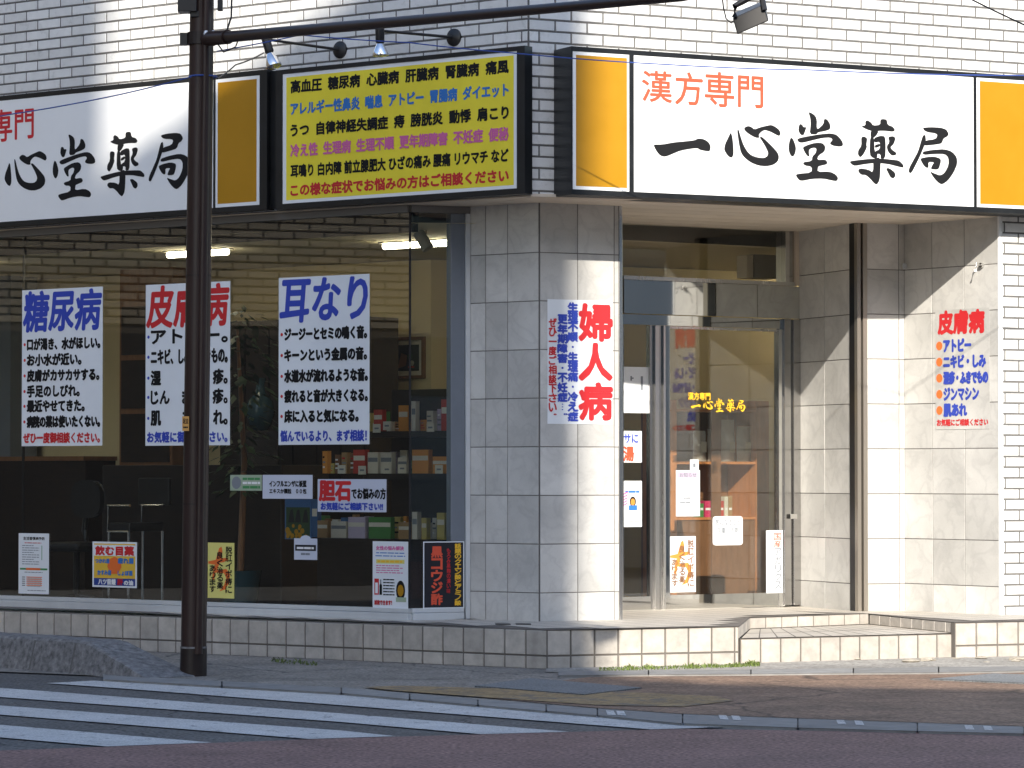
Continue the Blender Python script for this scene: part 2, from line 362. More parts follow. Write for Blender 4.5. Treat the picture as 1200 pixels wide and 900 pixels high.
# ------------------------------------------------------------------ brush lettering traced from its strokes
def T1(p): return [(760 + x / 6.667, 130 + y / 6.667) for x, y in p]
def T2(p): return [(920 + x / 5.714, 120 + y / 5.714) for x, y in p]
BRUSH = {'ichi': [T1([(38,262),(110,262),(190,246),(300,236),(365,228),(385,215),(430,218),(470,242),(487,275),(482,312),(462,316),(400,304),(385,290),(330,295),(250,310),(190,335),(150,352),(122,358),(95,350),(70,325),(50,290)])],
 'kokoro': [T1([(643,165),(655,195),(664,270),(666,340),(655,362),(643,366),(620,350),(597,315),(592,295),(600,255),(620,215)]),
  T1([(692,146),(706,146),(722,205),(745,270),(775,320),(805,347),(850,363),(905,368),(930,352),(936,325),(915,280),(885,230),(868,205),(885,200),(925,235),(975,285),(1010,325),(1021,360),(1012,395),(975,422),(920,433),(860,427),(800,403),(750,365),(722,325),(706,250)]),
  T1([(750,130),(775,117),(800,122),(830,145),(870,128),(925,115),(960,108),(995,125),(1025,150),(1034,180),(1022,196),(1005,190),(960,165),(912,148),(885,160),(862,185),(868,210),(840,210),(800,190),(765,165),(748,145)])],
 'do': [T2([(157,65),(175,68),(205,90),(215,120),(213,170),(222,178),(258,145),(262,108),(285,115),(305,150),(303,180),(270,192),(222,200),(210,215),(165,212),(172,150),(170,105)]),
  T2([(100,143),(118,150),(122,165),(145,165),(135,195),(125,220),(105,218),(90,190),(92,160)]),
  T2([(80,250),(95,238),(160,225),(240,212),(310,206),(350,218),(385,260),(390,290),(365,297),(320,290),(298,275),(320,250),(305,235),(250,238),(180,255),(120,270),(95,268)]),
  T2([(38,232),(55,245),(75,300),(70,340),(55,363),(40,358),(25,325),(25,280)]),
  T2([(118,300),(150,285),(200,270),(250,270),(272,295),(265,330),(225,355),(215,385),(270,382),(285,400),(280,415),(235,425),(222,430),(218,465),(300,462),(345,485),(357,510),(345,528),(310,522),(260,510),(180,512),(120,525),(95,522),(72,490),(80,478),(178,470),(180,430),(130,422),(118,400),(180,392),(182,362),(205,340),(212,310),(195,302),(165,312),(160,330),(165,362),(150,360),(130,330)])],
 'yaku': [T2([(508,160),(540,153),(537,128),(552,118),(578,135),(590,155),(638,150),(638,116),(655,110),(682,115),(688,150),(722,162),(738,185),(725,197),(672,190),(630,190),(600,198),(545,180)]),
  T2([(575,185),(630,190),(612,222),(590,240),(572,230)]), T2([(570,225),(598,235),(600,330),(620,340),(618,372),(590,374),(566,350)]),
  T2([(595,238),(640,222),(672,228),(675,300),(672,374),(640,378),(640,345),(602,345),(602,328),(636,312),(636,262),(600,270)]),
  T2([(602,285),(636,275),(636,295),(602,306)]), T2([(510,232),(530,228),(552,240),(545,285),(550,300),(528,345),(505,370),(488,350),(490,320),(512,290)]),
  T2([(690,230),(725,225),(742,240),(728,280),(705,300),(720,320),(745,335),(745,352),(715,357),(690,330),(680,295),(700,265)]),
  T2([(430,395),(470,388),(560,378),(640,375),(740,385),(765,390),(795,420),(792,438),(760,430),(690,412),(610,405),(540,412),(470,425),(450,418)]),
  T2([(592,370),(640,370),(640,440),(635,520),(615,552),(595,540),(570,510),(540,485),(510,485),(488,460),(500,440),(560,450),(590,470)]),
  T2([(675,440),(700,440),(738,470),(740,495),(725,510),(705,500),(690,470)])],
 'kyoku': [T2([(920,170),(970,165),(1040,168),(1080,180),(1098,212),(1085,230),(1062,240),(1050,275),(1010,282),(930,290),(925,275),(940,255),(1010,245),(1022,215),(1000,205),(960,200),(935,190)]),
  T2([(922,222),(940,215),(945,260),(925,310),(900,370),(865,440),(845,475),(828,468),(830,440),(860,385),(890,330),(905,280)]),
  T2([(920,330),(980,318),(1070,312),(1120,330),(1150,365),(1155,410),(1130,470),(1090,525),(1052,550),(1030,540),(1000,510),(968,460),(1000,475),(1040,490),(1070,470),(1095,420),(1095,370),(1070,345),(1000,345),(925,352)]),
  T2([(905,375),(950,365),(1000,362),(1040,375),(1045,395),(1032,440),(1020,450),(975,447),(985,420),(1000,400),(960,398),(962,430),(955,440),(935,430),(915,400)])]}
def smooth_loop(p):
    q = []; n = len(p)
    for i in range(n):
        a, b = p[i], p[(i + 1) % n]
        q += [(a[0] * .78 + b[0] * .22, a[1] * .78 + b[1] * .22), (a[0] * .22 + b[0] * .78, a[1] * .22 + b[1] * .78)]
    return q
SR = RW.off(0.287)
def brush_sz():
    """strokes as (s, z) in metres on the right sign"""
    out = {}
    for k, polys in BRUSH.items(): out[k] = [[SR.hit(x, y) for x, y in smooth_loop(p)] for p in polys]
    return out
BSZ = brush_sz()
def brush(sh, keys, fs, fz, ink, o=0.0012):
    P = sh.P; i = 0
    for k in keys:
        for p in BSZ[k]:
            i += 1; q = [P.pt(fs(s), fz(z), sh.o + o + 0.00005 * i) for s, z in p]
            sh.mb.mesh(q, tessellate_polygon([[Vector((s, z, 0)) for s, z in p]]), ink)

# ================================================================== GROUND
def sheet(name, pts, m, z=None, kind='structure'):
    b = MB(); b.poly(pts, m); return tag(b.build(name), kind=kind)
def asphalt_mat(name, base, speck, rough=0.85, big=0.25, scale=160):
    m = bpy.data.materials.new(name); m.use_nodes = True; nt = m.node_tree; b = nt.nodes['Principled BSDF']
    tc = nt.nodes.new('ShaderNodeTexCoord')
    n = nt.nodes.new('ShaderNodeTexNoise'); n.inputs['Scale'].default_value = scale; n.inputs['Detail'].default_value = 3
    n2 = nt.nodes.new('ShaderNodeTexNoise'); n2.inputs['Scale'].default_value = 1.7; n2.inputs['Detail'].default_value = 8; n2.inputs['Roughness'].default_value = 0.7
    for q in (n, n2): nt.links.new(tc.outputs['Object'], q.inputs[0])
    r = nt.nodes.new('ShaderNodeValToRGB'); e = r.color_ramp.elements; e[0].position = 0.35; e[0].color = (*[c * 0.7 for c in base], 1); e[1].position = 0.7; e[1].color = (*speck, 1)
    nt.links.new(n.outputs[0], r.inputs[0])
    mr = nt.nodes.new('ShaderNodeMapRange'); mr.inputs[1].default_value = 0.3; mr.inputs[2].default_value = 0.7; mr.inputs[3].default_value = 1 - big; mr.inputs[4].default_value = 1 + big
    nt.links.new(n2.outputs[0], mr.inputs[0])
    vm = nt.nodes.new('ShaderNodeVectorMath'); vm.operation = 'SCALE'; nt.links.new(r.outputs[0], vm.inputs[0]); nt.links.new(mr.outputs[0], vm.inputs['Scale'])
    nt.links.new(vm.outputs[0], b.inputs['Base Color']); b.inputs['Roughness'].default_value = rough
    bp = nt.nodes.new('ShaderNodeBump'); bp.inputs['Strength'].default_value = 0.6; bp.inputs['Distance'].default_value = 0.006
    nt.links.new(n.outputs[0], bp.inputs['Height']); nt.links.new(bp.outputs[0], b.inputs['Normal'])
    return m
M['asphalt'] = asphalt_mat('asphalt', (0.075, 0.072, 0.068), (0.18, 0.173, 0.164), scale=45)
M['red_asphalt'] = asphalt_mat('red_road_coating', (0.165, 0.084, 0.07), (0.35, 0.21, 0.18), big=0.25, scale=42)
M['road_paint'] = asphalt_mat('road_paint', (0.58, 0.57, 0.55), (0.68, 0.665, 0.64), big=0.14, scale=90)
def wear(m, under, amount=0.36, scale=9.0):
    nt = m.node_tree; b = nt.nodes['Principled BSDF']; src = b.inputs['Base Color'].links[0].from_socket
    tc = nt.nodes.new('ShaderNodeTexCoord'); n = nt.nodes.new('ShaderNodeTexNoise'); n.inputs['Scale'].default_value = scale; n.inputs['Detail'].default_value = 10; n.inputs['Roughness'].default_value = 0.75
    nt.links.new(tc.outputs['Object'], n.inputs[0]); r = nt.nodes.new('ShaderNodeMapRange'); r.inputs[1].default_value = amount; r.inputs[2].default_value = amount + 0.07
    nt.links.new(n.outputs[0], r.inputs[0]); mx = nt.nodes.new('ShaderNodeMix'); mx.data_type = 'RGBA'; mx.inputs[6].default_value = (*under, 1)
    nt.links.new(r.outputs[0], mx.inputs[0]); nt.links.new(src, mx.inputs[7]); nt.links.new(mx.outputs[2], b.inputs['Base Color'])
def cracks(m, col_, scale=0.9, width=0.012):
    nt = m.node_tree; b = nt.nodes['Principled BSDF']; src = b.inputs['Base Color'].links[0].from_socket
    tc = nt.nodes.new('ShaderNodeTexCoord'); n = nt.nodes.new('ShaderNodeTexNoise'); n.inputs['Scale'].default_value = 3; n.inputs['Detail'].default_value = 6
    mx0 = nt.nodes.new('ShaderNodeMix'); mx0.data_type = 'VECTOR'; mx0.inputs[0].default_value = 0.22; nt.links.new(tc.outputs['Object'], n.inputs[0]); nt.links.new(tc.outputs['Object'], mx0.inputs[4]); nt.links.new(n.outputs[1], mx0.inputs[5])
    v = nt.nodes.new('ShaderNodeTexVoronoi'); v.feature = 'DISTANCE_TO_EDGE'; v.inputs['Scale'].default_value = scale; nt.links.new(mx0.outputs[1], v.inputs[0])
    r = nt.nodes.new('ShaderNodeMapRange'); r.inputs[1].default_value = 0; r.inputs[2].default_value = width; nt.links.new(v.outputs[0], r.inputs[0])
    mx = nt.nodes.new('ShaderNodeMix'); mx.data_type = 'RGBA'; mx.inputs[6].default_value = (*col_, 1); nt.links.new(r.outputs[0], mx.inputs[0]); nt.links.new(src, mx.inputs[7]); nt.links.new(mx.outputs[2], b.inputs['Base Color'])
wear(M['road_paint'], (0.11, 0.11, 0.115)); cracks(M['asphalt'], (0.03, 0.03, 0.03), 0.7, .008)
M['walk_grey'] = asphalt_mat('grey_pavement', (0.19, 0.172, 0.15), (0.33, 0.3, 0.262), big=0.4, scale=45)
M['walk_brown'] = asphalt_mat('brown_pavement', (0.19, 0.115, 0.075), (0.3, 0.2, 0.14), big=0.4, scale=40)
M['walk_yellow'] = asphalt_mat('worn_yellow_pavement', (0.3, 0.2, 0.09), (0.4, 0.28, 0.14), big=0.3, scale=35)
cracks(M['walk_grey'], (0.05, 0.05, 0.045), 0.8, .012); cracks(M['walk_brown'], (0.06, 0.04, 0.03), 0.6, .012); wear(M['walk_yellow'], (0.16, 0.13, 0.1), .42, 5)
M['walk_sunlit'] = asphalt_mat('sunlit_pavement', (0.3, 0.28, 0.25), (0.42, 0.4, 0.36), big=0.35, scale=40)
M['cover'] = asphalt_mat('cover_plate', (0.17, 0.18, 0.185), (0.24, 0.25, 0.255), big=0.15, scale=60)
sheet('ground', [(-300, -200, -0.004), (300, -200, -0.004), (300, 400, -0.004), (-300, 400, -0.004)], 'asphalt')
def gz(pts, z): return [on_z(x, y, z) for x, y in pts]
sheet('red_road', gz([(-700, 905), (0, 879.5), (400, 865), (566, 860.5), (800, 854), (1200, 860), (2200, 874)], 0.002) + [Vector((60, 6, 0.002)), Vector((-60, 6, 0.002))], 'red_asphalt')
walk = [(-900, 745), (-300, 775), (150, 793), (400, 806), (560, 820), (700, 830), (800, 837), (1200, 851.5), (1800, 874)]
sheet('pavement', gz(walk, 0.006) + [Vector((12, 40, 0.006)), Vector((-22, 40, 0.006))], 'walk_grey')
sheet('brown_pavement', gz([(560, 817), (700, 829.5), (800, 836.5), (1200, 851), (1800, 873.5), (1800, 782), (1200, 783), (860, 787), (700, 792), (640, 800)], 0.010), 'walk_brown')
sheet('yellow_tactile_strip', gz([(425, 805), (470, 803.5), (600, 807), (760, 812), (840, 816), (860, 821), (800, 828), (700, 826), (560, 816.5), (460, 809)], 0.014), 'walk_yellow')
sheet('sunlit_strip', gz([(640, 787.5), (760, 786), (880, 785), (1000, 783.5), (1220, 781), (1600, 778), (1600, 760), (1100, 765), (880, 768), (700, 770), (640, 780)], 0.012), 'walk_sunlit')  # paler sheet where the sun falls; the sunlight is put into its colour
# painted crossing
for i, p in enumerate([[(55, 800.5), (110, 797.6), (400, 814.5), (800, 847.5), (850, 852), (762, 854.6), (400, 826.3), (133, 806)],
                       [(-120, 797.5), (0, 806), (400, 836), (667, 857.4), (563, 860.2), (400, 846), (0, 816.7), (-160, 804.5)],
                       [(-200, 813), (0, 826.7), (400, 856), (464, 862.6), (362, 865.8), (0, 837.3), (-230, 821)],
                       [(-260, 829), (0, 849.3), (248, 870), (124, 874.6), (0, 864), (-300, 840)]]):
    tag(MBp := (lambda b: (b.poly(gz(p, 0.003), 'road_paint'), b.build('crossing_stripe'))[1])(MB()), kind='structure')
# flush kerb stones along the crossing and the road
top = [(120, 790.5), (260, 798.2), (400, 805.6), (480, 812.5), (560, 819.6), (640, 825.8), (700, 830.2), (800, 837), (935, 842), (1075, 847), (1200, 851.5), (1400, 859)]
bot = [(120, 796), (260, 804), (400, 812), (480, 819), (560, 826), (640, 833), (700, 838), (800, 847.5), (935, 852.5), (1075, 856.5), (1200, 859.5), (1400, 867)]
kb = MB()
for i in range(len(top) - 1):
    (ax, ay), (bx, by), (cx_, cy_), (dx, dy) = top[i], top[i + 1], bot[i + 1], bot[i]
    e = 1.6
    q = gz([(ax + e, ay), (bx - e, by), (cx_ - e, cy_), (dx + e, dy)], 0.016)
    kb.prism([v + Vector((0, 0, -0.02)) for v in q][::-1], (0, 0, 0.02), 'kerb', random.random())
tag(kb.build('kerb_stone_row', bevel=0.004), kind='structure')
kl = MB()
for x in (710, 722, 842, 857, 980, 1001, 1130, 1152):
    yy = 830 + (x - 700) * 0.0405; kl.poly(gz([(x, yy + 2), (x + 9, yy + 2.4), (x + 12, yy + 7.5), (x + 2, yy + 7.1)], 0.0185), 'road_paint')
tag(kl.build('kerb_paint_mark'), kind='structure')
# pale edging strip along the foot of the plinth
ed = MB()
eu = [(655, 786.5), (760, 785.4), (880, 784.6), (1000, 783), (1100, 781.6), (1220, 780.6), (1500, 779)]
el = [(655, 791.5), (760, 790.5), (880, 789.8), (1000, 788.6), (1100, 788), (1220, 785.6), (1500, 784)]
for i in range(len(eu) - 1):
    q = gz([eu[i], eu[i + 1], el[i + 1], el[i]], 0.022)
    ed.prism([v + Vector((0, 0, -0.025)) for v in q][::-1], (0, 0, 0.025), 'kerb', random.random())
tag(ed.build('kerb_edging', bevel=0.004), kind='structure')
for pts, lab in (([(556, 803.5), (622, 794.6), (752, 805.5), (684, 813.6)], 'flat blue-grey metal cover plate in the pavement by the building corner'),
                 ([(1090, 795.5), (1165, 789), (1330, 795), (1260, 803)], 'flat grey-green cover plate in the sunny pavement at the right edge')):
    b = MB(); q = gz(pts, 0.019); b.prism([v + Vector((0, 0, -0.012)) for v in q][::-1], (0, 0, 0.012), 'cover')
    c = sum(q, Vector()) / 4
    q2 = [c + (v - c) * 0.93 + Vector((0, 0, 0.0006)) for v in q]
    b.poly(q2, 'cover')
    tag(b.build('cover_plate', bevel=0.003), lab, 'cover plate')

# ================================================================== THE BUILDING
bld = thing('pharmacy_building', (CORNER.x, CORNER.y, 0), 'corner pharmacy building with white brick tiles over marble pillars and a tiled plinth', 'building')
HB, LB = 0.0845, 0.268
TOP = 6.9
def brick_face(P, spans, anchor_s):
    """spans: list of (s0, s1, z0, z1)"""
    b = MB()
    for s0, s1, z0, z1 in spans:
        b.slab(P, s0, s1, z0, z1, -0.22, 0.0, 'grout')
        rows = rows_from(z0, z1, HB, 4.57); k0 = math.floor((z0 - 4.57) / HB)
        f = bond(s0, s1, LB, anchor_s)
        tiles(b, P, rows, lambda r: f(r + k0), 'brick', gap=0.0135, d=0.006)
    return b
wl = GL.s(-320)
brick_face(LW, [(-13, 0, SOF, TOP), (-13, wl - 0.05, 0.0, SOF - 0.002)], -0.06).build('brick_wall', bld)
b1s = RW.s(1172)
brick_face(RW, [(0.004, 13, SOF, TOP), (b1s + 0.012, 13, 0.0, SOF - 0.002)], 0.09).build('brick_wall', bld)
rf = MB(); rf.prism([LW.pt(-13, TOP, -.02), LW.pt(0, TOP, -.02), RW.pt(13, TOP, -.02), Vector((9, 40, TOP)), Vector((-12, 40, TOP))], (0, 0, 0.12), 'far_wall'); rf.build('roof', bld)

# marble
MZ = [SOF, 3.055, 2.69, 2.325, 1.96, 1.595, 1.23, 0.865, 0.5, 0.27]
mrows = [(MZ[i + 1], MZ[i]) for i in range(len(MZ) - 1)]
def marble(P, edges, depth, rows=mrows, gap=0.006):
    b = MB(); b.slab(P, edges[0], edges[-1], rows[-1][0], rows[0][1], -depth, 0, 'marble_joint')
    tiles(b, P, rows, lambda r: [(edges[i], edges[i + 1]) for i in range(len(edges) - 1)], 'marble', gap=gap, d=0.004, ch=0.0015)
    return b
pil = bpy.data.objects.new('pillar', None); col.objects.link(pil); pil.location = (0, 0, 0); pil.parent = bld; pil.matrix_parent_inverse = MATS(bld)
eL = [PL.s(549), PL.s(569.3), PL.s(595), -0.004]
eR = [0.004, PR.s(676.8), PR.s(719.7), PR.s(725.3)]
pb = marble(PL, eL, 0.3); pb.build('marble_face', pil)
pb = marble(PR, eR, 0.3); pb.build('marble_face', pil)
# hidden return of the pillar towards the door
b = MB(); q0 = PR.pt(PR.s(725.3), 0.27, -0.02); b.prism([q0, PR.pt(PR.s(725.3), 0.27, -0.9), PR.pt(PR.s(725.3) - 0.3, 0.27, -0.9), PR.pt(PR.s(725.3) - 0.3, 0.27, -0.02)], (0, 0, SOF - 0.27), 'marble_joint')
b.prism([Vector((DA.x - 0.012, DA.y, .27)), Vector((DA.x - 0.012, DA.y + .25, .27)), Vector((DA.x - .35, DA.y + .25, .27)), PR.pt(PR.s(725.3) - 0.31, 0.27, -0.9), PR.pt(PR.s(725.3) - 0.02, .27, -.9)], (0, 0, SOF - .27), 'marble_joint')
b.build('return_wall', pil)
b = MB(); b.slab(PR, PR.s(725.3) + 0.002, PR.s(729.3), 0.27, SOF - .01, -0.05, 0.004, 'steel'); b.build('steel_edge', bld, bevel=0.003)
# reveal right of the door, the step back, and the face that runs out to the street wall
def eq(P, pxs): return [P.s(x) for x in pxs]
e = eq(CP, [936.5, 967, 1003]); marble(CP, e, 0.25).build('marble_wall', bld)
e = eq(AP, [1016, 1053.5, 1060.5]); marble(AP, e, 0.25).build('marble_wall', bld)
e = [0.004] + eq(BP, [1093, 1131]) + [BP.s(1170.5)]; marble(BP, e, 0.25).build('marble_wall', bld)
b = MB(); e = CP.s(1003)
b.slab(CP, e + 0.002, CP.s(1006.5), 0.26, SOF - .01, -0.02, 0.012, 'post_steel')
b.slab(AP, AP.s(1011), AP.s(1016) - 0.002, 0.26, SOF - .01, -0.05, 0.012, 'post_steel')
b.slab(AP, AP.s(1004.5), AP.s(1011), 0.26, SOF - .01, -0.12, -0.03, 'black_metal')
b.build('steel_post', bld)
b = MB(); b.slab(BP, BP.s(1170.5) + .001, BP.s(1172.6), 0.25, SOF - .01, -0.1, 0.008, 'sign_white'); b.build('corner_trim', bld)

# soffit boards over the porch
sb = MB()
front = [LW.pt(-13, SOF, -0.01), LW.pt(0, SOF, -0.01), RW.pt(13, SOF, -0.01)]
n_ = 7
for k in range(n_):
    a, c = -0.012 - k * 0.30, -0.012 - (k + 1) * 0.30 + 0.012
    x0 = 0.0 - k * 0.05
    sb.prism([RW.pt(0.05, SOF - 0.012, a), RW.pt(5.0, SOF - 0.012, a), RW.pt(5.0, SOF - 0.012, c), RW.pt(0.05, SOF - 0.012, c)], (0, 0, 0.02), 'soffit', random.random())
sb.prism([LW.pt(-13, SOF - 0.010, -0.012), LW.pt(0.02, SOF - 0.010, -0.012), LW.pt(0.5, SOF - 0.010, -0.75), LW.pt(-13, SOF - 0.010, -0.75)], (0, 0, 0.02), 'soffit', 0.3)
sb.build('soffit', bld)
b = MB(); b.prism([LW.pt(-13, SOF + .03, -.05), LW.pt(0, SOF + .03, -.05), RW.pt(12.9, SOF + .03, -.05), Vector((12, 39, SOF + .03)), Vector((-12, 39, SOF + .03))], (0, 0, .08), 'far_wall'); b.build('floor_slab', bld)

# porch platform, plinth faces, step
front_px = [(-330, 704), (0, 713), (120, 715.8), (243, 722.4), (360, 726), (480, 730.6), (560, 734.3), (641, 738)]
fl = [on_z(x, y, PLAT) for x, y in front_px]
r_px = [(641, 738), (730, 737), (866, 734)]
fr = [on_z(641, 738, PLAT), on_z(730, 736.6, PLAT), on_z(866, 734, PLAT)]
n0, n1 = on_z(879, 723.4, PLAT), on_z(1018.5, 719, PLAT - 0.005)
c1 = on_z(1119.5, 729.5, PLAT - 0.01); c2 = on_z(1160, 728.6, PLAT - 0.01); c3 = on_z(1500, 722, PLAT - 0.01)
back = [Vector((9, 34, PLAT - .01)), Vector((-9, 34, PLAT))]
pf = MB()
outline = fl + fr[1:] + [n0, n1, c1, c2, c3] + back
tess = tessellate_polygon([outline]); pf.mesh(outline, tess, 'plinth_joint')
# paving tiles on the porch
def inpoly(p, poly):
    c = False; j = len(poly) - 1
    for i in range(len(poly)):
        a, b_ = poly[i], poly[j]
        if (a.y > p[1]) != (b_.y > p[1]) and p[0] < (b_.x - a.x) * (p[1] - a.y) / (b_.y - a.y) + a.x: c = not c
        j = i
    return c
shr = outline
pu, pn = RW.u, RW.n
for i in range(-30, 50):
    for j in range(-4, 22):
        w = 0.2; g = 0.004
        q = [CORNER + pu * (i * w + g) + pn * (0.95 - j * w - g), CORNER + pu * ((i + 1) * w - g) + pn * (0.95 - j * w - g), CORNER + pu * ((i + 1) * w - g) + pn * (0.95 - (j + 1) * w + g), CORNER + pu * (i * w + g) + pn * (0.95 - (j + 1) * w + g)]
        if all(inpoly(v, shr) for v in q): pf.poly([Vector((v.x, v.y, PLAT + 0.003 - (0.008 if i > 14 else 0))) for v in q][::-1], 'paving', random.random())
pf.build('porch_floor', bld)
def plinth_run(name, pts, zs, zlist, pitch, start=0.0, thick=0.06):
    """upright faces under a polyline of top points"""
    b = MB()
    for i in range(len(pts) - 1):
        a, c = pts[i], pts[i + 1]; P = between(a, c); L = (Vector(c[:2]) - Vector(a[:2])).length
        b.slab(P, 0, L, 0.0, zs - 0.002, -0.007 - thick, -0.007, 'plinth_joint')
        cols = []; s = -start
        while s < L:
            cols.append((max(0, s), min(L, s + pitch))); s += pitch
        start = (L + start) % pitch
        tiles(b, P, zlist, lambda r: cols, 'plinth', gap=0.012, d=0.007, o=-0.007, ch=0.003)
    return b.build(name, bld)
zl = [(0.098, 0.283), (0.0, 0.098)]
plinth_run('plinth', [fl[0], fl[-1]], PLAT, zl, 0.188, 0.05)
plinth_run('plinth', [fr[0], fr[-1]], PLAT, zl, 0.183)
# step
s_px = [on_z(868, 748, 0.175), on_z(1120, 741.6, 0.19)]
s0_, s1_ = on_z(868, 748.5, 0.19), on_z(1120, 742.2, 0.19)
st = MB(); st.poly([s0_, s1_, Vector((n1.x, n1.y, .19)), Vector((n0.x, n0.y, .19))], 'plinth_joint')
for k in range(12):
    a, c = k / 12 + .003, (k + 1) / 12 - .003
    for j0, j1 in ((0.01, 0.49), (0.51, 0.99)):
        f_ = lambda t, j: s0_.lerp(s1_, t).lerp(Vector((n0.x, n0.y, .19)).lerp(Vector((n1.x, n1.y, .19)), t), j) + Vector((0, 0, .003))
        st.poly([f_(a, j0), f_(c, j0), f_(c, j1), f_(a, j1)], 'paving', random.random())
st.build('step_tread', bld)
plinth_run('step_front', [s0_, s1_], 0.19, [(0.0, 0.188)], 0.17)
plinth_run('upper_riser', [n0, n1], PLAT - .003, [(0.19, 0.283)], 0.17)
plinth_run('step_cheek', [fr[-1], n0], PLAT, [(0.19, 0.283)], 0.2, thick=.015)
plinth_run('step_cheek', [n1, n1.lerp(c1, .975)], PLAT - .008, [(0.19, 0.276)], 0.2, thick=.002)
plinth_run('plinth', [c1, c3], PLAT - 0.012, [(0.098, 0.272), (0.0, 0.098)], 0.183)
dr = MB()
for x in (580, 604): 
    q = [on_z(a, y, PLAT + .004) for a, y in ((x, 730.3), (x + 18, 730.8), (x + 18.5, 732.4), (x + .5, 731.9))]; dr.prism(q[::-1], (0, 0, .003), 'black_metal')
dr.build('drain_slot', bld)

# ---------------------------------------------------------------- shop window
HEAD = 3.375
sw = bpy.data.objects.new('shop_window', None); col.objects.link(sw); sw.parent = bld; sw.matrix_parent_inverse = MATS(bld)
gs0, gs1 = wl, GL.s(480)
zs_top = GL.z(240, 705.2); zs_bot = 0.27
b = MB(); b.slab(GL, gs0, gs1 - 0.004, zs_top, HEAD, -0.008, 0.0, 'glass'); b.build('glass', sw)
b = MB(); b.slab(RP, 0.002, RP.s(527.5), zs_top, HEAD, -0.008, 0.0, 'glass'); b.build('glass', sw)
b = MB()
for x in (-160, 25.5): b.slab(GL, GL.s(x) - 0.006, GL.s(x) + 0.006, zs_top, HEAD, -0.03, -0.009, 'black_metal')
b.slab(GL, gs1 - 0.004, gs1 + 0.004, zs_top, HEAD, -0.012, 0.006, 'black_metal')
b.slab(GL, gs0, gs1, HEAD, SOF - 0.012, -0.06, 0.03, 'grey_plastic')
b.slab(RP, 0.006, RPW, HEAD, SOF - 0.012, -0.06, 0.03, 'grey_plastic')
b.build('frame', sw)
b = MB(); zm = GL.z(240, 710.2)
b.slab(GL, gs0, gs1 + .004, zm, zs_top - .001, -0.06, 0.022, 'alum'); b.slab(GL, gs0, gs1 + .006, zs_bot, zm - 0.003, -0.06, 0.03, 'alum')
b.slab(RP, 0.016, RPW - .045, zm, zs_top - .001, -0.06, 0.022, 'alum'); b.slab(RP, 0.018, RPW - .045, zs_bot, zm - 0.003, -0.06, 0.03, 'alum')
b.build('sill', sw, bevel=0.003)
b = MB(); b.slab(RP, RP.s(527.5) + .002, RP.s(544), zs_top, HEAD, -0.08, 0.012, 'jamb'); b.slab(RP, RP.s(544) + .002, RPW + .004, zs_bot, HEAD, -0.08, 0.03, 'alum'); b.build('jamb', sw, bevel=0.003)
# ---------------------------------------------------------------- entrance
ent = bpy.data.objects.new('entrance', None); col.objects.link(ent); ent.parent = bld; ent.matrix_parent_inverse = MATS(bld)
def dz(y, x=830): return DP.z(x, y)
def ds(x): return DP.s(x)
b = MB()
b.slab(DP, ds(728.5), ds(920), dz(264), SOF - .01, -0.1, 0.02, 'soffit')
b.slab(DP, ds(728.5), ds(929), dz(331.5), dz(327), -0.1, 0.03, 'steel')
b.slab(DP, ds(918.5), ds(923), dz(327), dz(264), -0.1, 0.03, 'steel'); b.slab(DP, ds(923.2), ds(930), dz(331), dz(262), -0.1, 0.01, 'dark_steel'); b.slab(DP, ds(930.2), ds(935.8), dz(331), dz(262), -0.1, 0.03, 'soffit')
b.build('transom_frame', ent)
b = MB(); b.slab(DP, ds(728.5), ds(918.4), dz(327), dz(264), -0.03, -0.022, 'glass'); b.build('transom_glass', ent)
b = MB(); b.slab(DP, ds(728.5), ds(935.8), dz(370.5), dz(332), -0.1, 0.035, 'mirror_steel'); b.slab(DP, ds(728.5), ds(935.8), dz(383), dz(371.2), -0.1, 0.0, 'mirror_steel'); b.build('header_panel', ent)
b = MB()
b.slab(DP, ds(762.5), ds(767), dz(713), dz(383.3), -0.06, -0.01, 'dark_steel'); b.slab(DP, ds(767.2), ds(771.5), dz(713), dz(383.3), -0.06, 0.012, 'steel')
b.slab(DP, ds(771.7), ds(776), dz(713), dz(383.3), -0.06, 0.0, 'dark_steel'); b.slab(DP, ds(776.2), ds(778.5), dz(713), dz(383.3), -0.06, 0.02, 'steel')
b.slab(DP, ds(728.5), ds(762.3), dz(713), dz(697), -0.06, 0.0, 'mirror_steel'); b.slab(DP, ds(728.5), ds(731), dz(697), dz(383.3), -0.06, 0.0, 'dark_steel')
b.build('side_frame', ent)
b = MB(); b.slab(DP, ds(731), ds(762.3), dz(697), dz(383.3), -0.04, -0.032, 'door_glass'); b.build('side_glass', ent)
door = bpy.data.objects.new('door', None); col.objects.link(door); door.parent = ent; door.matrix_parent_inverse = MATS(ent)
b = MB(); b.slab(DP, ds(784), ds(911.5), dz(696), dz(386.5), -0.028, -0.02, 'door_glass'); b.build('door_glass', ent)
b = MB(); b.slab(DP, ds(778.7), ds(783.8), dz(713), dz(383.6), -0.05, 0.015, 'mirror_steel'); b.slab(DP, ds(784), ds(911.5), dz(386.3), dz(383.6), -0.05, 0.004, 'steel')
b.slab(DP, ds(784), ds(911.5), dz(713), dz(696.2), -0.05, 0.004, 'mirror_steel'); b.slab(DP, ds(911.7), ds(916.4), dz(713), dz(383.6), -0.05, 0.012, 'steel')
b.build('door_frame', ent)
bpy.data.objects.remove(door)
b = MB(); b.slab(DP, ds(916.6), ds(925.5), dz(712), dz(371), -0.08, 0.03, 'dark_steel'); b.slab(DP, ds(925.8), ds(935.8), dz(712), dz(371), -0.08, 0.05, 'dark_steel')
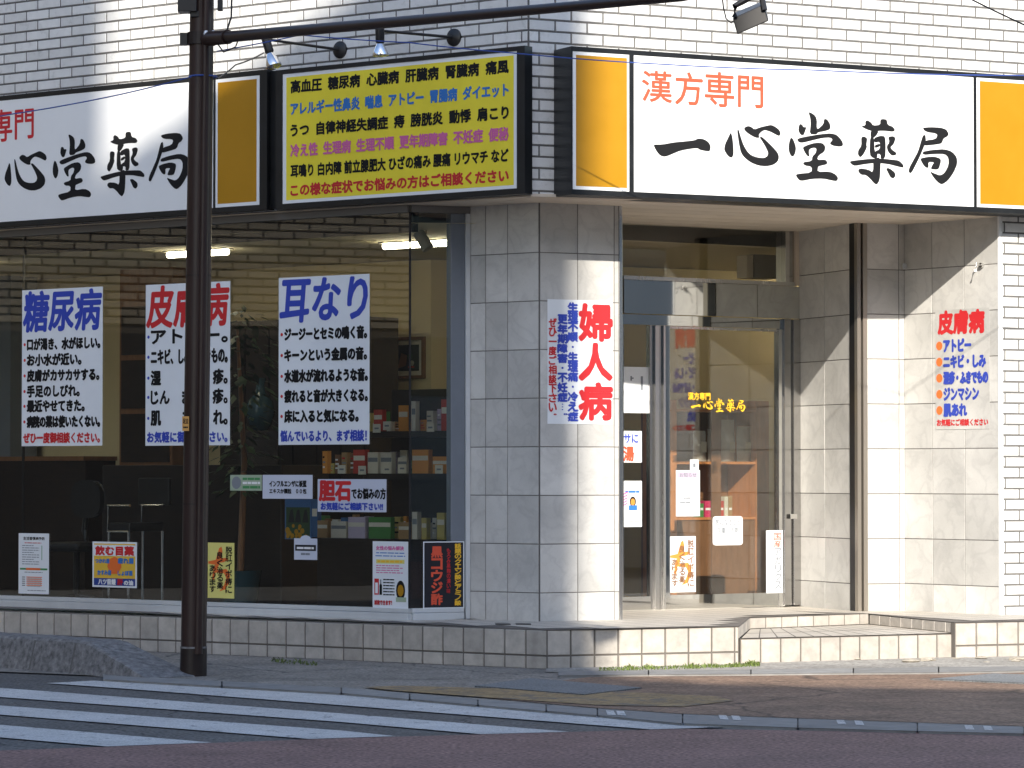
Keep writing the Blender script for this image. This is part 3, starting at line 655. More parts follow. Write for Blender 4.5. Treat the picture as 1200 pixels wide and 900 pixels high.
b.slab(DP, ds(921), ds(929), dz(609), dz(603), 0.051, 0.06, 'steel'); b.build('jamb', ent, bevel=0.004)
b = MB(); b.slab(DP, ds(728.5), ds(935.8), 0.27, dz(713.3), -0.12, 0.06, 'steel'); b.build('threshold', ent)

# ---------------------------------------------------------------- room behind the glass
inner = [GL.pt(wl, 0, -.07), GL.pt(GL.s(478), 0, -.07), PL.pt(-.3, 0, -.3), PR.pt(.4, 0, -.5), DP.pt(0, 0, -.12), DP.pt(DW, 0, -.12), Vector((4.6, 28.6, 0)), Vector((4.6, 33.5, 0)), Vector((-10, 36.5, 0))]
def poly_at(z): return [Vector((p.x, p.y, z)) for p in inner]
b = MB(); q = poly_at(3.30); b.mesh(q, tessellate_polygon([q]), 'ceiling'); b.build('room_ceiling', bld)
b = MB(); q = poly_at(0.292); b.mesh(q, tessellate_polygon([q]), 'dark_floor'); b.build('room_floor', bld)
BW = GL.off(-3.4)         # back wall of the shop, parallel to the window
b = MB(); b.slab(BW, BW.s(-320) - 1, BW.s(505), 0.293, 3.29, -0.1, 0, 'cream')
bw_end = BW.pt(BW.s(505), 0); SWL = between(bw_end, Vector((4.55, 32.6, 0)))
b.slab(SWL, 0.002, 6.5, 0.293, 3.29, -0.1, 0, 'cream')
b.slab(Plane((4.6, 28.0), (0, -1)), -6, 0.1, 0.293, 3.29, -0.1, 0, 'cream')
b.build('room_wall', bld)
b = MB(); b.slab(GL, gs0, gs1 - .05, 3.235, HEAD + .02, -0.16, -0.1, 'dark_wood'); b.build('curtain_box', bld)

# ================================================================== SIGNS ON THE FACADE
def empty_thing(name, P, s, z, label, cat, group=None): return thing(name, P.pt(s, z), label, cat, group)
# right: the long white name sign
sg = thing('shop_sign', RW.pt(RW.s(670), 3.47), 'long white shop sign with black brush name and red heading over the entrance', 'sign')
zt, zwt, zwb, zb = SR.z(900, 69.2), SR.z(900, 74.7), SR.z(900, 231.8), SR.z(900, 237.7)
x = SR.s
b = MB(); b.slab(RW, x(670), x(1320), zb, zt, 0.01, 0.28, 'black')
for a, c in ((670, 671.3), (738, 743.2), (1142.6, 1145.8), (1316, 1320)): b.slab(RW, x(a), x(c), zb, zt, 0.2805, 0.287, 'black')
b.slab(RW, x(671.3) + .001, x(1316) - .001, zwt, zt, 0.2805, 0.2865, 'black'); b.slab(RW, x(671.3) + .001, x(1316) - .001, zb, zwb, 0.2805, 0.2865, 'black')
b.build('case', sg)
b = MB(); b.slab(RW, x(743.3), x(1142.5), zwb + .001, zwt - .001, 0.2803, 0.284, 'sign_white'); b.build('name_panel', sg)
for a, c, bl, br in ((671.4, 737.9, 4, 2.6), (1145.9, 1315.9, 4, 3)):
    b = MB(); b.slab(RW, x(a), x(c), zwb + .001, zwt - .001, 0.2803, 0.284, 'sign_white'); b.slab(RW, x(a + bl), x(c - br), zwb + .026, zwt - .026, 0.2841, 0.285, 'sign_orange'); b.build('amber_panel', sg)
sh = Sheet(RW, x(743.3), x(1142.5), zwb, zwt, 0.284)
brush(sh, ['ichi', 'kokoro', 'do', 'yaku', 'kyoku'], lambda s: s, lambda z: z, 'ink_black')
RED4 = [('漢', 753, 788, 83.5, 119.5), ('方', 792, 824, 85, 123), ('専', 827, 861, 85, 125), ('門', 866, 895, 89.5, 126)]
redsz = []
for ch, a, c, yt, yb in RED4:
    P = SR; m_ = (a + c) / 2; redsz.append((ch, P.s(a), P.s(c), P.z(m_, yb), P.z(m_, yt)))
def put(sh, ch, s0, s1, z0, z1, ink, bold=0.0, ring=1):
    W, H = sh.s1 - sh.s0, sh.z1 - sh.z0
    sh.text(ch, (s0 - sh.s0) / W, (s1 - sh.s0) / W, (z0 - sh.z0) / H, (z1 - sh.z0) / H, ink, bold, ring)
for ch, a, c, z0, z1 in redsz: put(sh, ch, a, c, z0, z1, 'ink_vermilion', 0.004)
sh.mb.build('lettering', sg)
# left: the same sign on the other street
SL = LW.off(0.12)
sg2 = thing('shop_sign', LW.pt(LW.s(150), 3.47), 'white shop sign behind the brown pole, with brush name and an amber end panel', 'sign')
zt, zwt, zwb, zb = SL.z(150, 97.5), SL.z(150, 103.2), SL.z(150, 250.3), SL.z(150, 256)
x = SL.s
b = MB(); b.slab(LW, x(-330), x(310), zb, zt, 0.01, 0.113, 'black')
for a, c in ((249, 251.4), (303.4, 312)): b.slab(LW, x(a), x(c), zb, zt, 0.1135, 0.12, 'black')
b.slab(LW, x(-330), x(303.3), zwt, zt, 0.1135, 0.1195, 'black'); b.slab(LW, x(-330), x(303.3), zb, zwb, 0.1135, 0.1195, 'black'); b.build('case', sg2)
b = MB(); b.slab(LW, x(-330), x(248.9), zwb + .001, zwt - .001, 0.1133, 0.117, 'sign_white'); b.build('name_panel', sg2)
b = MB(); b.slab(LW, x(251.5), x(303.3), zwb + .001, zwt - .001, 0.1133, 0.117, 'sign_white'); b.slab(LW, x(254), x(299.7), zwb + .028, zwt - .028, 0.1171, 0.118, 'sign_orange'); b.build('amber_panel', sg2)
b = MB(); b.slab(LW, x(311), x(325), zb + .01, zt - .01, 0.01, 0.07, 'black'); b.build('gap_shade', sg2)  # shade of the gap between the signs, put in as a black slab
sh = Sheet(LW, x(-330), x(248.9), zwb, zwt, 0.117)
k0 = min(s for p in BSZ['kokoro'] for s, z in p); k1 = max(s for p in BSZ['kyoku'] for s, z in p)
d0 = min(z for p in BSZ['do'] for s, z in p); d1 = max(z for p in BSZ['do'] for s, z in p)
t0, t1 = x(4), x(222); w0, w1 = SL.z(83, 234), SL.z(83, 157.5)
fs = lambda s: t0 + (s - k0) * (t1 - t0) / (k1 - k0); fz = lambda z: w0 + (z - d0) * (w1 - w0) / (d1 - d0)
brush(sh, ['ichi', 'kokoro', 'do', 'yaku', 'kyoku'], fs, fz, 'ink_black')
for ch, a, c, z0, z1 in redsz: put(sh, ch, fs(a), fs(c), fz(z0) - .01, fz(z1) - .01, 'ink_red', 0.004)
sh.mb.build('lettering', sg2)
# yellow board
SY = LW.off(0.10)
yb_ = thing('notice_board', LW.pt(LW.s(470), 3.5), 'yellow board with six rows of black, blue, pink and red Japanese writing', 'sign')
x = SY.s; Z = lambda y: SY.z(468, y)
b = MB(); b.slab(LW, x(322.5), x(615), Z(236.5), Z(68), 0.01, 0.09, 'black')
for a, c in ((322.5, 330), (605.6, 615)): b.slab(LW, x(a), x(c), Z(236.5), Z(68), 0.0905, 0.1, 'black')
b.slab(LW, x(330) + .001, x(605.6) - .001, Z(73.2), Z(68), 0.0905, 0.0995, 'black'); b.slab(LW, x(330) + .001, x(605.6) - .001, Z(236.5), Z(229.8), 0.0905, 0.0995, 'black'); b.build('frame', yb_)
b = MB(); b.slab(LW, x(330) + .001, x(605.5), Z(229.7), Z(73.3), 0.0903, 0.094, 'sign_white'); b.slab(LW, x(334.3), x(601.5), Z(225.7), Z(77.8), 0.0941, 0.0948, 'sign_yellow'); b.build('panel', yb_)
sh = Sheet(LW, x(334.3), x(601.5), Z(225.7), Z(77.8), 0.0948)
for body, ink, a, c in (('高血圧　糖尿病　心臓病　肝臓病　腎臓病　痛風', 'ink_black', .87, .97), ('アレルギー性鼻炎　喘息　アトピー　胃腸病　ダイエット', 'ink_sky', .69, .79), ('うつ　自律神経失調症　痔　膀胱炎　動悸　肩こり', 'ink_black', .515, .615),
                        ('冷え性　生理病　生理不順　更年期障害　不妊症　便秘', 'ink_pink', .35, .45), ('耳鳴り　白内障　前立腺肥大　ひざの痛み　腰痛　リウマチ　など', 'ink_black', .185, .285), ('この様な症状でお悩みの方はご相談ください', 'ink_red', .03, .125)):
    sh.text(body.replace('　', ' ') if len(body) > 26 else body.replace('　', '  '), .022, .978, a, c, ink, 0.0045, 2)
sh.mb.build('lettering', yb_)

# ================================================================== POSTERS
WO = 0.003
def bullets_poster(sh, title, tink, lines, last, link, bullet_ink, tv=(0.735, 0.985), tx=(.03, .97), fs=.072):
    sh.text(title, *tx, *tv, tink, 0.0105, 2, slant=.03)
    for body, v, u1 in lines:
        sh.disc(.035, v, .013, bullet_ink)
        sh.text(body, .07, u1, v - fs / 2, v + fs / 2, 'ink_black', 0.006, 2)
    sh.text(last, .025, .97, .02, .085, link, 0.0045)
    sh.mb.build('lettering', sh.root)
sh = poster('poster', 'tall white poster at far left of the window with blue brush heading and red bullets', GL, 25.5, 120, 338, 522.5, WO, 'paper', group='tall white ailment posters in the window')
bullets_poster(sh, '糖尿病', 'ink_blue', [('口が渇き、水がほしい。', .65, .97), ('お小水が近い。', .55, .74), ('皮膚がカサカサする。', .45, .96), ('手足のしびれ。', .35, .72), ('最近やせてきた。', .255, .78), ('病院の薬は使いたくない。', .155, .97)], 'ぜひ一度御相談ください。', 'ink_red', 'ink_red')
sh = poster('poster', 'tall white poster half hidden by the brown pole, with red brush heading', GL, 170.5, 269.5, 331.7, 522, WO, 'paper', group='tall white ailment posters in the window')
bullets_poster(sh, '皮膚病', 'ink_red', [('アトピー。', .675, .97), ('ニキビ、しみ、できもの。', .55, .97), ('湿　　　　　疹。', .42, .97), ('じん　ま　　疹。', .30, .97), ('肌　　あ　　れ。', .17, .97)], 'お気軽に御相談下さい。', 'ink_blue', 'ink_blue', fs=.088)
sh = poster('poster', 'tall white poster right of the pole with blue brush heading and blue closing line', GL, 326.5, 433, 323.3, 521, WO, 'paper', group='tall white ailment posters in the window')
bullets_poster(sh, '耳なり', 'ink_blue', [('ジージーとセミの鳴く音。', .66, .97), ('キーンという金属の音。', .535, .97), ('水道水が流れるような音。', .41, .98), ('疲れると音が大きくなる。', .29, .98), ('床に入ると気になる。', .17, .88)], '悩んでいるより、まず相談！', 'ink_blue', 'ink_red')
# small ones low on the window
sh = poster('leaflet', 'narrow pale green leaflet with a chart at the bottom left of the window', GL, 22.5, 58, 625, 696, WO, 'paper', 'leaflet')
sh.text('生活習慣病予防', .16, .86, .89, .94, 'ink_black', .001); sh.greek(.2, .75, .835, .012, 'ink_red', 5, 1)
for i in range(9): sh.greek(.12, .68 if i % 3 else .5, .79 - i * .038, .012, 'ink_grey', 5, i)
sh.rect(.05, .95, .395, .425, 'ink_green'); sh.rect(.25, .72, .392, .428, 'ink_orange')
sh.rect(.76, .78, .56, .8, 'ink_green')
for i in range(5): sh.rect(.26, .78, .27 - i * .034, .283 - i * .034, 'ink_orange'); sh.rect(.12, .22, .268 - i * .034, .28 - i * .034, 'ink_black'); sh.greek(.3, .75, .256 - i * .034, .008, 'ink_grey', 6, 30 + i)
sh.greek(.2, .8, .35, .012, 'ink_grey', 6, 50); sh.greek(.3, .9, .05, .012, 'ink_grey', 6, 51); sh.mb.build('print', sh.root)
sh = poster('poster', 'small square orange and white poster with red heading and navy footer, low in the window', GL, 109, 161, 635, 688.5, WO, 'paper')
sh.rect(.035, .965, .2, .96, 'paper_amber', .0003); sh.rect(.035, .965, .04, .2, 'paper_navy', .0004); sh.rect(.035, .965, .69, .93, 'paper', .0005)
sh.text('飲む目薬', .07, .93, .71, .9, 'ink_red', .005, 2); sh.text('つかれ目', .07, .38, .53, .62, 'ink_sky', .003); sh.text('疲れ目', .58, .92, .53, .65, 'ink_sky', .004); sh.text('かすみ目', .12, .42, .27, .37, 'ink_sky', .003); sh.text('しょぼ目', .58, .9, .27, .37, 'ink_sky', .003)
sh.shape([(.36, .6), (.5, .68), (.64, .6), (.66, .45), (.58, .3), (.42, .3), (.34, .45)], 'ink_orange', .0006)
sh.text('八ツ目鰻', .14, .53, .06, .18, 'ink_white', .003); sh.text('の油', .72, .92, .06, .16, 'ink_white', .003); sh.text('肝', .57, .69, .06, .18, 'ink_red', .004); sh.mb.build('print', sh.root)
def ji(sh, red, black):
    sh.shape([(.43, .9), (.52, .93), (.56, .84), (.52, .72), (.72, .73), (.78, .69), (.6, .65), (.45, .64), (.36, .5), (.7, .53), (.84, .44), (.82, .28), (.66, .16), (.44, .12), (.62, .24), (.7, .36), (.62, .45), (.3, .46), (.25, .33), (.16, .34), (.2, .5), (.28, .6), (.02, .62), (.02, .66), (.3, .69)], red, .0006)
    sh.column('脱肛イボ痔に', .68, .92, .09, .94, black, .002); sh.column('良く治る薬', .36, .58, .16, .84, black, .002); sh.column('あります', .08, .3, .1, .6, black, .002)
    sh.mb.build('print', sh.root)
sh = poster('poster', 'yellow poster with black brush columns over a red squiggle, right of the pole', GL, 244, 275, 636, 701, WO, 'paper_yellow'); ji(sh, 'ink_orange', 'ink_black')
sh = poster('sticker', 'small green sticker on the window left of the pale blue notice', GL, 270, 307, 556.5, 575, WO, 'paper_green', 'sticker')
sh.disc(.2, .5, .05, 'ink_grey'); sh.greek(.4, .95, .68, .14, 'ink_green', 3, 3); sh.greek(.4, .95, .42, .14, 'ink_white', 3, 4); sh.greek(.4, .95, .14, .16, 'ink_green', 3, 5); sh.mb.build('print', sh.root)
sh = poster('notice', 'pale blue paper notice with two lines of black handwriting in the window', GL, 308, 366.5, 556.5, 584.5, WO, 'paper_dim', 'notice')
sh.text('インフルエンザに板藍', .14, .88, .5, .76, 'ink_black', .003); sh.text('エキスか顆粒　００包', .14, .88, .22, .42, 'ink_black', .002); sh.mb.build('lettering', sh.root)
sh = poster('notice', 'wide white notice with big red characters and blue line under it in the window', GL, 372.5, 453, 561.5, 600, WO, 'paper_dim', 'notice')
sh.text('胆石', .03, .48, .35, .93, 'ink_red', .009, 2); sh.text('でお悩みの方', .5, .99, .4, .72, 'ink_black', .004); sh.text('お気軽にご相談下さい!!', .05, .95, .06, .28, 'ink_blue', .004); sh.mb.build('lettering', sh.root)
sh = poster('shop_card', 'small white card with a dark band, low behind the window glass', GL, 345, 372, 631, 656, WO, 'paper_dim', 'card')
sh.rect(.05, .95, .42, .7, 'paper_black'); sh.greek(.12, .88, .5, .1, 'ink_white', 4, 2); sh.greek(.3, .7, .22, .1, 'ink_grey', 3, 6); sh.disc(.5, .98, .055, 'paper_dim', .0004, sy=.5); sh.mb.build('print', sh.root)
sh = poster('poster', 'tall pale poster with small print and a tiny portrait beside the window corner', GL, 437, 478.5, 634.5, 713, WO, 'paper')
sh.text('女性の悩み解決', .1, .88, .87, .93, 'ink_pink', .002); sh.greek(.1, .9, .82, .014, 'ink_sky', 6, 1); sh.greek(.08, .92, .775, .014, 'ink_sky', 7, 2); sh.rect(.1, .9, .67, .73, 'paper_yellow'); sh.greek(.14, .86, .685, .03, 'ink_gold', 7, 3)
for i in range(4): sh.greek(.1, .85 if i % 2 else .75, .63 - i * .035, .014, 'ink_pink', 7, 4 + i)
sh.rect(.05, .18, .2, .44, 'ink_red'); sh.rect(.075, .15, .22, .38, 'paper'); sh.shape([(.2, .2), (.27, .2), (.27, .34), (.245, .37), (.245, .43), (.225, .43), (.225, .37), (.2, .34)], 'ink_black')
for i in range(6): sh.greek(.3, .62, .42 - i * .045, .018, 'ink_black', 4, 11 + i)
sh.disc(.79, .27, .045, 'ink_black', .0007, sy=1.7); sh.disc(.79, .27, .03, 'sign_orange', .0009, sy=1.5); sh.rect(.66, .95, .1, .17, 'paper_green')
sh.text('試飲できます！', .06, .55, .05, .12, 'ink_red', .003); sh.mb.build('print', sh.root)
sh = poster('poster', 'black poster with red vertical characters and a yellow column, beside the marble pillar', RP, 496, 544, 634.5, 713, 0.0135, 'paper')
sh.rect(.025, .975, .015, .985, 'paper_black', .0003); sh.column('黒コウジ酢', .2, .46, .05, .93, 'ink_vermilion', .004, 2); sh.column('もろみ黒麹の濃い味', .57, .66, .22, .9, 'ink_red', .001); sh.column('話題のクエン酸とアミノ酸', .77, .92, .04, .97, 'ink_gold', .002); sh.mb.build('lettering', sh.root)
# on the pillar and on the marble by the porch
sh = poster('poster', 'white poster with huge red vertical characters on the marble pillar', PR, 641.5, 718, 351.5, 497, 0.006, 'paper')
sh.column('婦人病', .49, .98, .025, .98, 'ink_red', .012, 2); sh.column('生理不順・生理痛・冷え症', .31, .46, .02, .98, 'ink_blue', .005); sh.column('更年期障害・不妊症…。', .155, .30, .02, .88, 'ink_blue', .005); sh.column('ぜひ一度ご相談下さい。', .02, .135, .02, .85, 'ink_red', .003); sh.mb.build('lettering', sh.root)
sh = poster('poster', 'clear film poster with red heading and orange bullets on the marble wall by the porch', BP, 1096.5, 1160, 362, 503, 0.006, 'marble')
sh.text('皮膚病', .06, .9, .8, .985, 'ink_red', .010, 2)
for i, (t, u1) in enumerate((('アトピー', .66), ('ニキビ・しみ', .93), ('湿疹・ふきでもの', .97), ('ジンマシン', .8), ('肌あれ', .58))):
    v = .70 - i * .135; sh.disc(.075, v, .036, 'ink_orange'); sh.text(t, .16, u1, v - .05, v + .05, 'ink_blue', .007, 2)
sh.text('お気軽にご相談ください', .03, .97, .03, .085, 'ink_red', .003); sh.mb.build('lettering', sh.root)
# on the door
DO = -0.018
sh = poster('notice', 'plain white notice on the glass left of the door, topmost of three', DP, 729, 761, 430, 484, -0.03, 'paper', 'notice'); sh.rect(.3, .36, .7, .8, 'ink_grey'); sh.rect(.36, .42, .74, .77, 'ink_grey'); sh.rect(.68, .76, .5, .8, 'ink_grey'); sh.mb.build('print', sh.root)
sh = poster('notice', 'white notice with a big red character left of the door, middle of three', DP, 722, 752, 505, 542, -0.03, 'paper', 'notice'); sh.text('湯', .28, .68, .05, .5, 'ink_vermilion', .005, 2); sh.text('サに', .3, .85, .62, .9, 'ink_blue', .003); sh.mb.build('lettering', sh.root)
sh = poster('notice', 'white notice with pink stripes and a tiny portrait left of the door, lowest of three', DP, 724, 752, 563.5, 617.5, -0.03, 'paper', 'notice')
for i in range(5): sh.shape([(.1, .42 + i * .06), (.4, .5 + i * .06), (.4, .53 + i * .06), (.1, .45 + i * .06)], 'ink_pink')
sh.disc(.62, .55, .032, 'ink_black', .0007, sy=1.3); sh.disc(.62, .54, .022, 'box_orange', .0009, sy=1.3); sh.rect(.45, .8, .36, .47, 'ink_sky'); sh.greek(.3, .9, .74, .05, 'ink_sky', 3, 1); sh.greek(.4, .9, .1, .02, 'ink_grey', 3, 2); sh.mb.build('print', sh.root)
sh = poster('notice', 'white sheet with a lilac heading box taped high on the door glass', DP, 792, 820, 551, 605, DO, 'paper', 'notice'); sh.rect(.05, .95, .83, .96, 'box_lilac'); sh.text('お知らせ', .15, .85, .85, .94, 'ink_grey', .001); sh.greek(.3, .62, .38, .03, 'ink_grey', 2, 1); sh.greek(.15, .6, .28, .03, 'ink_grey', 3, 2); sh.mb.build('lettering', sh.root)
sh = poster('tag', 'tiny tilted white tag above the lilac-headed sheet on the door', DP, 808.5, 818.5, 538.5, 551.3, DO, 'paper', 'tag'); sh.rect(.35, .65, .3, .65, 'ink_grey'); sh.mb.build('print', sh.root)
# rounded card
sh = Sheet(DP, DP.off(DO).s(835), DP.off(DO).s(870), DP.z(852, 639), DP.z(852, 605), DO + .002); rr = []
for cx, cy, a0 in ((.9, .9, 0), (.1, .9, 90), (.1, .1, 180), (.9, .1, 270)):
    for k in range(5): a = R(a0 + k * 22.5); rr.append((cx + .1 * math.cos(a), cy + .1 * math.sin(a)))
b = MB(); b.prism([sh.at(u, v, -.002) for u, v in rr], tuple(DP.n.to_3d() * .002), 'paper'); sh.root = tag(b.build('notice'), 'white card with rounded corners at the middle of the door glass', 'notice')
sh.text('気になること', .08, .92, .68, .9, 'ink_grey', .001); sh.text('生薬・下剤', .14, .86, .4, .62, 'ink_grey', .001); sh.mb.build('lettering', sh.root)
sh = poster('poster', 'white poster with brown brush columns and an orange squiggle, low on the door', DP, 784.5, 815, 628.5, 694, DO, 'paper'); ji(sh, 'box_orange', 'brown_wood')
sh = poster('notice', 'narrow white vertical strip notice at the lower right of the door', DP, 897.5, 917, 621.5, 695, 0.014, 'paper', 'notice'); sh.column('国産', .45, .9, .72, .96, 'ink_vermilion', .001); sh.column('アガリクス', .5, .9, .06, .72, 'ink_grey', .002); sh.column('健康食品', .1, .28, .3, .85, 'box_lilac'); sh.mb.build('lettering', sh.root)
sh = Sheet(DP, DP.s(784), DP.s(911), dz(696), dz(387), DO - .001); k0 = min(s for p in BSZ['ichi'] for s, z in p)
t0, t1 = DP.s(811), DP.s(875); w0, w1 = DP.z(843, 483), DP.z(843, 466.5)
brush(sh, ['ichi', 'kokoro', 'do', 'yaku', 'kyoku'], lambda s: t0 + (s - k0) * (t1 - t0) / (k1 - k0), lambda z: w0 + (z - d0) * (w1 - w0) / (d1 - d0), 'ink_gold')
W = DP.s(911) - DP.s(784); H = dz(387) - dz(696); sh.text('漢方専門', (DP.s(808) - DP.s(784)) / W, (DP.s(834) - DP.s(784)) / W, (DP.z(820, 468.5) - dz(696)) / H, (DP.z(820, 460) - dz(696)) / H, 'ink_gold', .002)
tag(sh.mb.build('window_lettering'), 'gold brush lettering of the shop name on the door glass', 'lettering')

# ================================================================== STREET THINGS
p0 = on_z(226.5, 793, 0); PD = p0.y
def pd(px, py, d=0.0): return at_depth(px, py, PD + d)
pole = thing('utility_pole', (p0.x, p0.y, 0), 'dark brown street pole with a long side arm, standing by the crossing', 'pole')
ptop = pd(240, -250)
b = MB(); q1 = p0.lerp(ptop, 0.2 / ptop.z)
b.tube([q1, p0.lerp(ptop, .5), ptop], [0.088, 0.087, 0.078], 'pole', 32); b.build('shaft', pole, smooth=True)
b = MB(); b.tube([p0, q1], [0.093, 0.091], 'pole_dark', 32); b.tube([q1 + Vector((0, 0, -.004)), q1 + Vector((0, 0, .008))], 0.0925, 'concrete', 32); b.build('base_sleeve', pole, smooth=True)
for zz in (1.18, 2.75): b = MB(); q = p0.lerp(ptop, zz / ptop.z); b.tube([q, q + Vector((0, 0, .012))], .0885, 'pole_dark', 32); b.build('band', pole)
b = MB(); cs = [Vector(p0.lerp(ptop, t) + Vector((0.038, -0.07, 0))) for t in (0.026, .5, 1)]; b.tube(cs, [.03, .03, .028], 'pole', 14); b.build('conduit', pole, smooth=True)
arm_a = pd(246, 46); ad = LW.u.to_3d().normalized()
arm_a = Vector((p0.lerp(ptop, arm_a.z / ptop.z).x, PD, arm_a.z)); arm_b = at_depth(800, -4, 17.6)
b = MB(); b.tube([arm_a + (arm_b - arm_a) * .015, arm_b], [.04, .026], 'pole', 16); b.tube([arm_a + (arm_b - arm_a) * .015, arm_a + (arm_b - arm_a) * .07], .05, 'pole', 16); b.build('arm', pole, smooth=True)
b = MB(); b.tube([arm_a + Vector((0, 0, -.04)), arm_a + Vector((0, 0, .045))], .098, 'pole_dark', 24); b.box((arm_a.x - .12, arm_a.y - .02, arm_a.z - .045), .05, .05, .085, 'black_metal'); b.build('clamp', pole)
b = MB(); c = pd(222, 8, -.05); b.box((c.x - .01, c.y, c.z - .04), .13, .14, .5, 'black_metal'); b.box((c.x + .04, c.y, c.z - .075), .06, .08, .04, 'black_metal'); c2_ = pd(258, 6, -.05); b.box((c2_.x, c2_.y, c2_.z - .04), .035, .05, .4, 'black_metal'); b.build('junction_box', pole, bevel=.004)
for px in (241.5, 250):
    c = pd(px, 41, -.11); b = MB(); b.tube([c + Vector((-.016, 0, 0)), c + Vector((-.008, 0, 0)), c + Vector((.008, 0, 0)), c + Vector((.016, 0, 0))], [.018, .032, .032, .018], 'porcelain', 16); b.build('insulator', pole, smooth=True)
c = pd(217.5, 505, -.095); sk = Plane((c.x, c.y), (1, .12)); s_ = Sheet(sk, -.023, .023, c.z, c.z + .1, 0.004); s_.mb.slab(sk, -.023, .023, c.z, c.z + .1, 0, .003, 'sticker'); s_.text('足立', .1, .9, .5, .85, 'ink_black', .001); s_.greek(.15, .85, .2, .1, 'ink_black', 3, 1); s_.mb.build('sticker', pole)
# floodlight hung from the arm
def arm_at(px):
    t = ((px - 600) / FPX * arm_a.y - arm_a.x) / ((arm_b.x - arm_a.x) - (px - 600) / FPX * (arm_b.y - arm_a.y)); return arm_a + (arm_b - arm_a) * t
fl_ = thing('floodlight', at_depth(884, 0, 17.4), 'black box floodlight hanging below the end of the pole arm', 'floodlight')
def fp(px, py, d=0): return at_depth(px, py, 17.4 + d)
b = MB(); b.mesh([fp(858.5, 21.5, -.1), fp(895, 5, -.1), fp(901, 24.5, -.1), fp(864, 40.5, -.1), fp(860, 15, .12), fp(896, 0, .12), fp(900, 20, .12), fp(866, 34, .12)], [(0, 3, 2, 1), (4, 5, 6, 7), (0, 1, 5, 4), (1, 2, 6, 5), (2, 3, 7, 6), (3, 0, 4, 7)], 'black_metal'); b.build('housing', fl_, bevel=.006)
b = MB(); b.tube([fp(861, 20, -.11), fp(861, 7, -.11), fp(870, 2, -.1), fp(888, -8, -.1)], .016, 'black_metal', 8); b.tube([fp(896, 12, -.11), fp(893, -2, -.1), fp(888, -8, -.1)], .016, 'black_metal', 8); b.tube([fp(876, -2, -.1), fp(878, -40, -.05)], .03, 'black_metal', 10); b.build('bracket', fl_, smooth=True)
b = MB(); b.tube([fp(846, -5, -.05), fp(848, 10, -.05), fp(851, 22, -.05), fp(857, 27, -.06), fp(861, 23, -.06)], .004, 'rubber', 6); b.build('cable', fl_, smooth=True)
b = MB(); b.tube([arm_b, fp(840, -12, 0), fp(884, -36, 0)], [.026, .025, .025], 'pole', 12); b.build('arm_tip', pole, smooth=True)

# two spot lamps over the yellow board
def spot(mount, joint, tip, label):
    (mx, my), (jx, jy), (tx, ty) = mount, joint, tip
    mp = LW.pt(*LW.hit(mx, my)); o = thing('spot_lamp', tuple(mp), label, 'lamp', 'spot lamps above the yellow board')
    n3 = LW.n.to_3d()
    b = MB(); b.tube([mp, mp + n3 * .018, mp + n3 * .035], [.068, .066, .03], 'black_metal', 24); b.build('wall_plate', o, smooth=True)
    out = 0.62; Q = LW.off(out); jp = Q.pt(*Q.hit(jx, jy)); tp = Q.pt(*Q.hit(tx, ty))
    b = MB(); b.tube([mp + n3 * .02, jp], .011, 'black_metal', 10); b.build('arm', o, smooth=True)
    d = (tp - jp); L = d.length; d.normalize()
    b = MB(); b.tube([jp - d * .03, jp + d * L * .45, jp + d * L * .5], [.034, .034, .028], 'black_metal', 18); b.build('socket', o, smooth=True)
    b = MB(); b.tube([jp + d * L * .48, jp + d * L * .68, jp + d * L * .93, jp + d * L * 1.0], [.02, .042, .06, .06], 'chrome', 22, caps=False); b.tube([jp + d * L * 1.0, jp + d * L * 1.04, jp + d * L * 1.06], [.06, .045, .005], 'lamp_glass', 22, caps=False); b.build('bulb', o, smooth=True)
spot((399.5, 58.5), (311.5, 46), (321, 78), 'black spot lamp with clear bulb above the left end of the yellow board')
spot((533, 44), (445, 36), (446, 65), 'black spot lamp with clear bulb above the middle of the yellow board')
# loose cables
def cable(pts, r, m, label, name='cable'):
    P = [at_depth(*p) for p in pts]; out = []
    for i in range(len(P) - 1):
        for k in range(8):
            t = k / 8; p = P[i].lerp(P[i + 1], t); p.z -= 4 * t * (1 - t) * 0.012 * (P[i + 1] - P[i]).length * .5; out.append(p)
    out.append(P[-1]); b = MB(); b.tube(out, r, m, 6); tag(b.build(name, smooth=True), label, 'cable')
cable([(-150, 158, 24.3), (12, 134, 23.6), (130, 113, 23.1), (224, 90, 22.69)], .0045, 'blue_cable', 'thin blue cable running from the left to the brown pole across the white sign')
b = MB(); c = pd(238, 90); b.tube([c + Vector((.095 * math.cos(a), .095 * math.sin(a), 0)) for a in [k * math.pi / 8 for k in range(17)]], .006, 'blue_cable', 6); b.build('cable_tie', pole)
cable([(254, 60, 22.69), (352, 41, 22.6), (480, 50, 22.9), (600, 62, 23.2), (780, 75.5, 23.0), (950, 82, 23.0), (1200, 88.5, 23.2), (1500, 96, 23.6)], .0045, 'blue_cable', 'thin blue cable running right from the pole past the tops of the signs')
cable([(252, 47, 22.65), (262, 61, 22.6), (276, 55, 22.5), (279, 47, 22.5)], .005, 'rubber', 'short slack loop of dark cable under the arm beside the pole')
cable([(272, -20, 22.6), (271, 20, 22.6), (265, 38, 22.6)], .007, 'rubber', 'dark cable dropping to the arm just right of the pole')
cable([(255, 92, 22.7), (276, 76, 23.6), (309, 62, 24.8)], .0055, 'rubber', 'dark cable rising from the pole to the left spot lamp')
cable([(1128, -6, 14.5), (1200, 29, 14.4), (1300, 78, 14.2)], .004, 'rubber', 'black cable slanting across the bricks at top right')

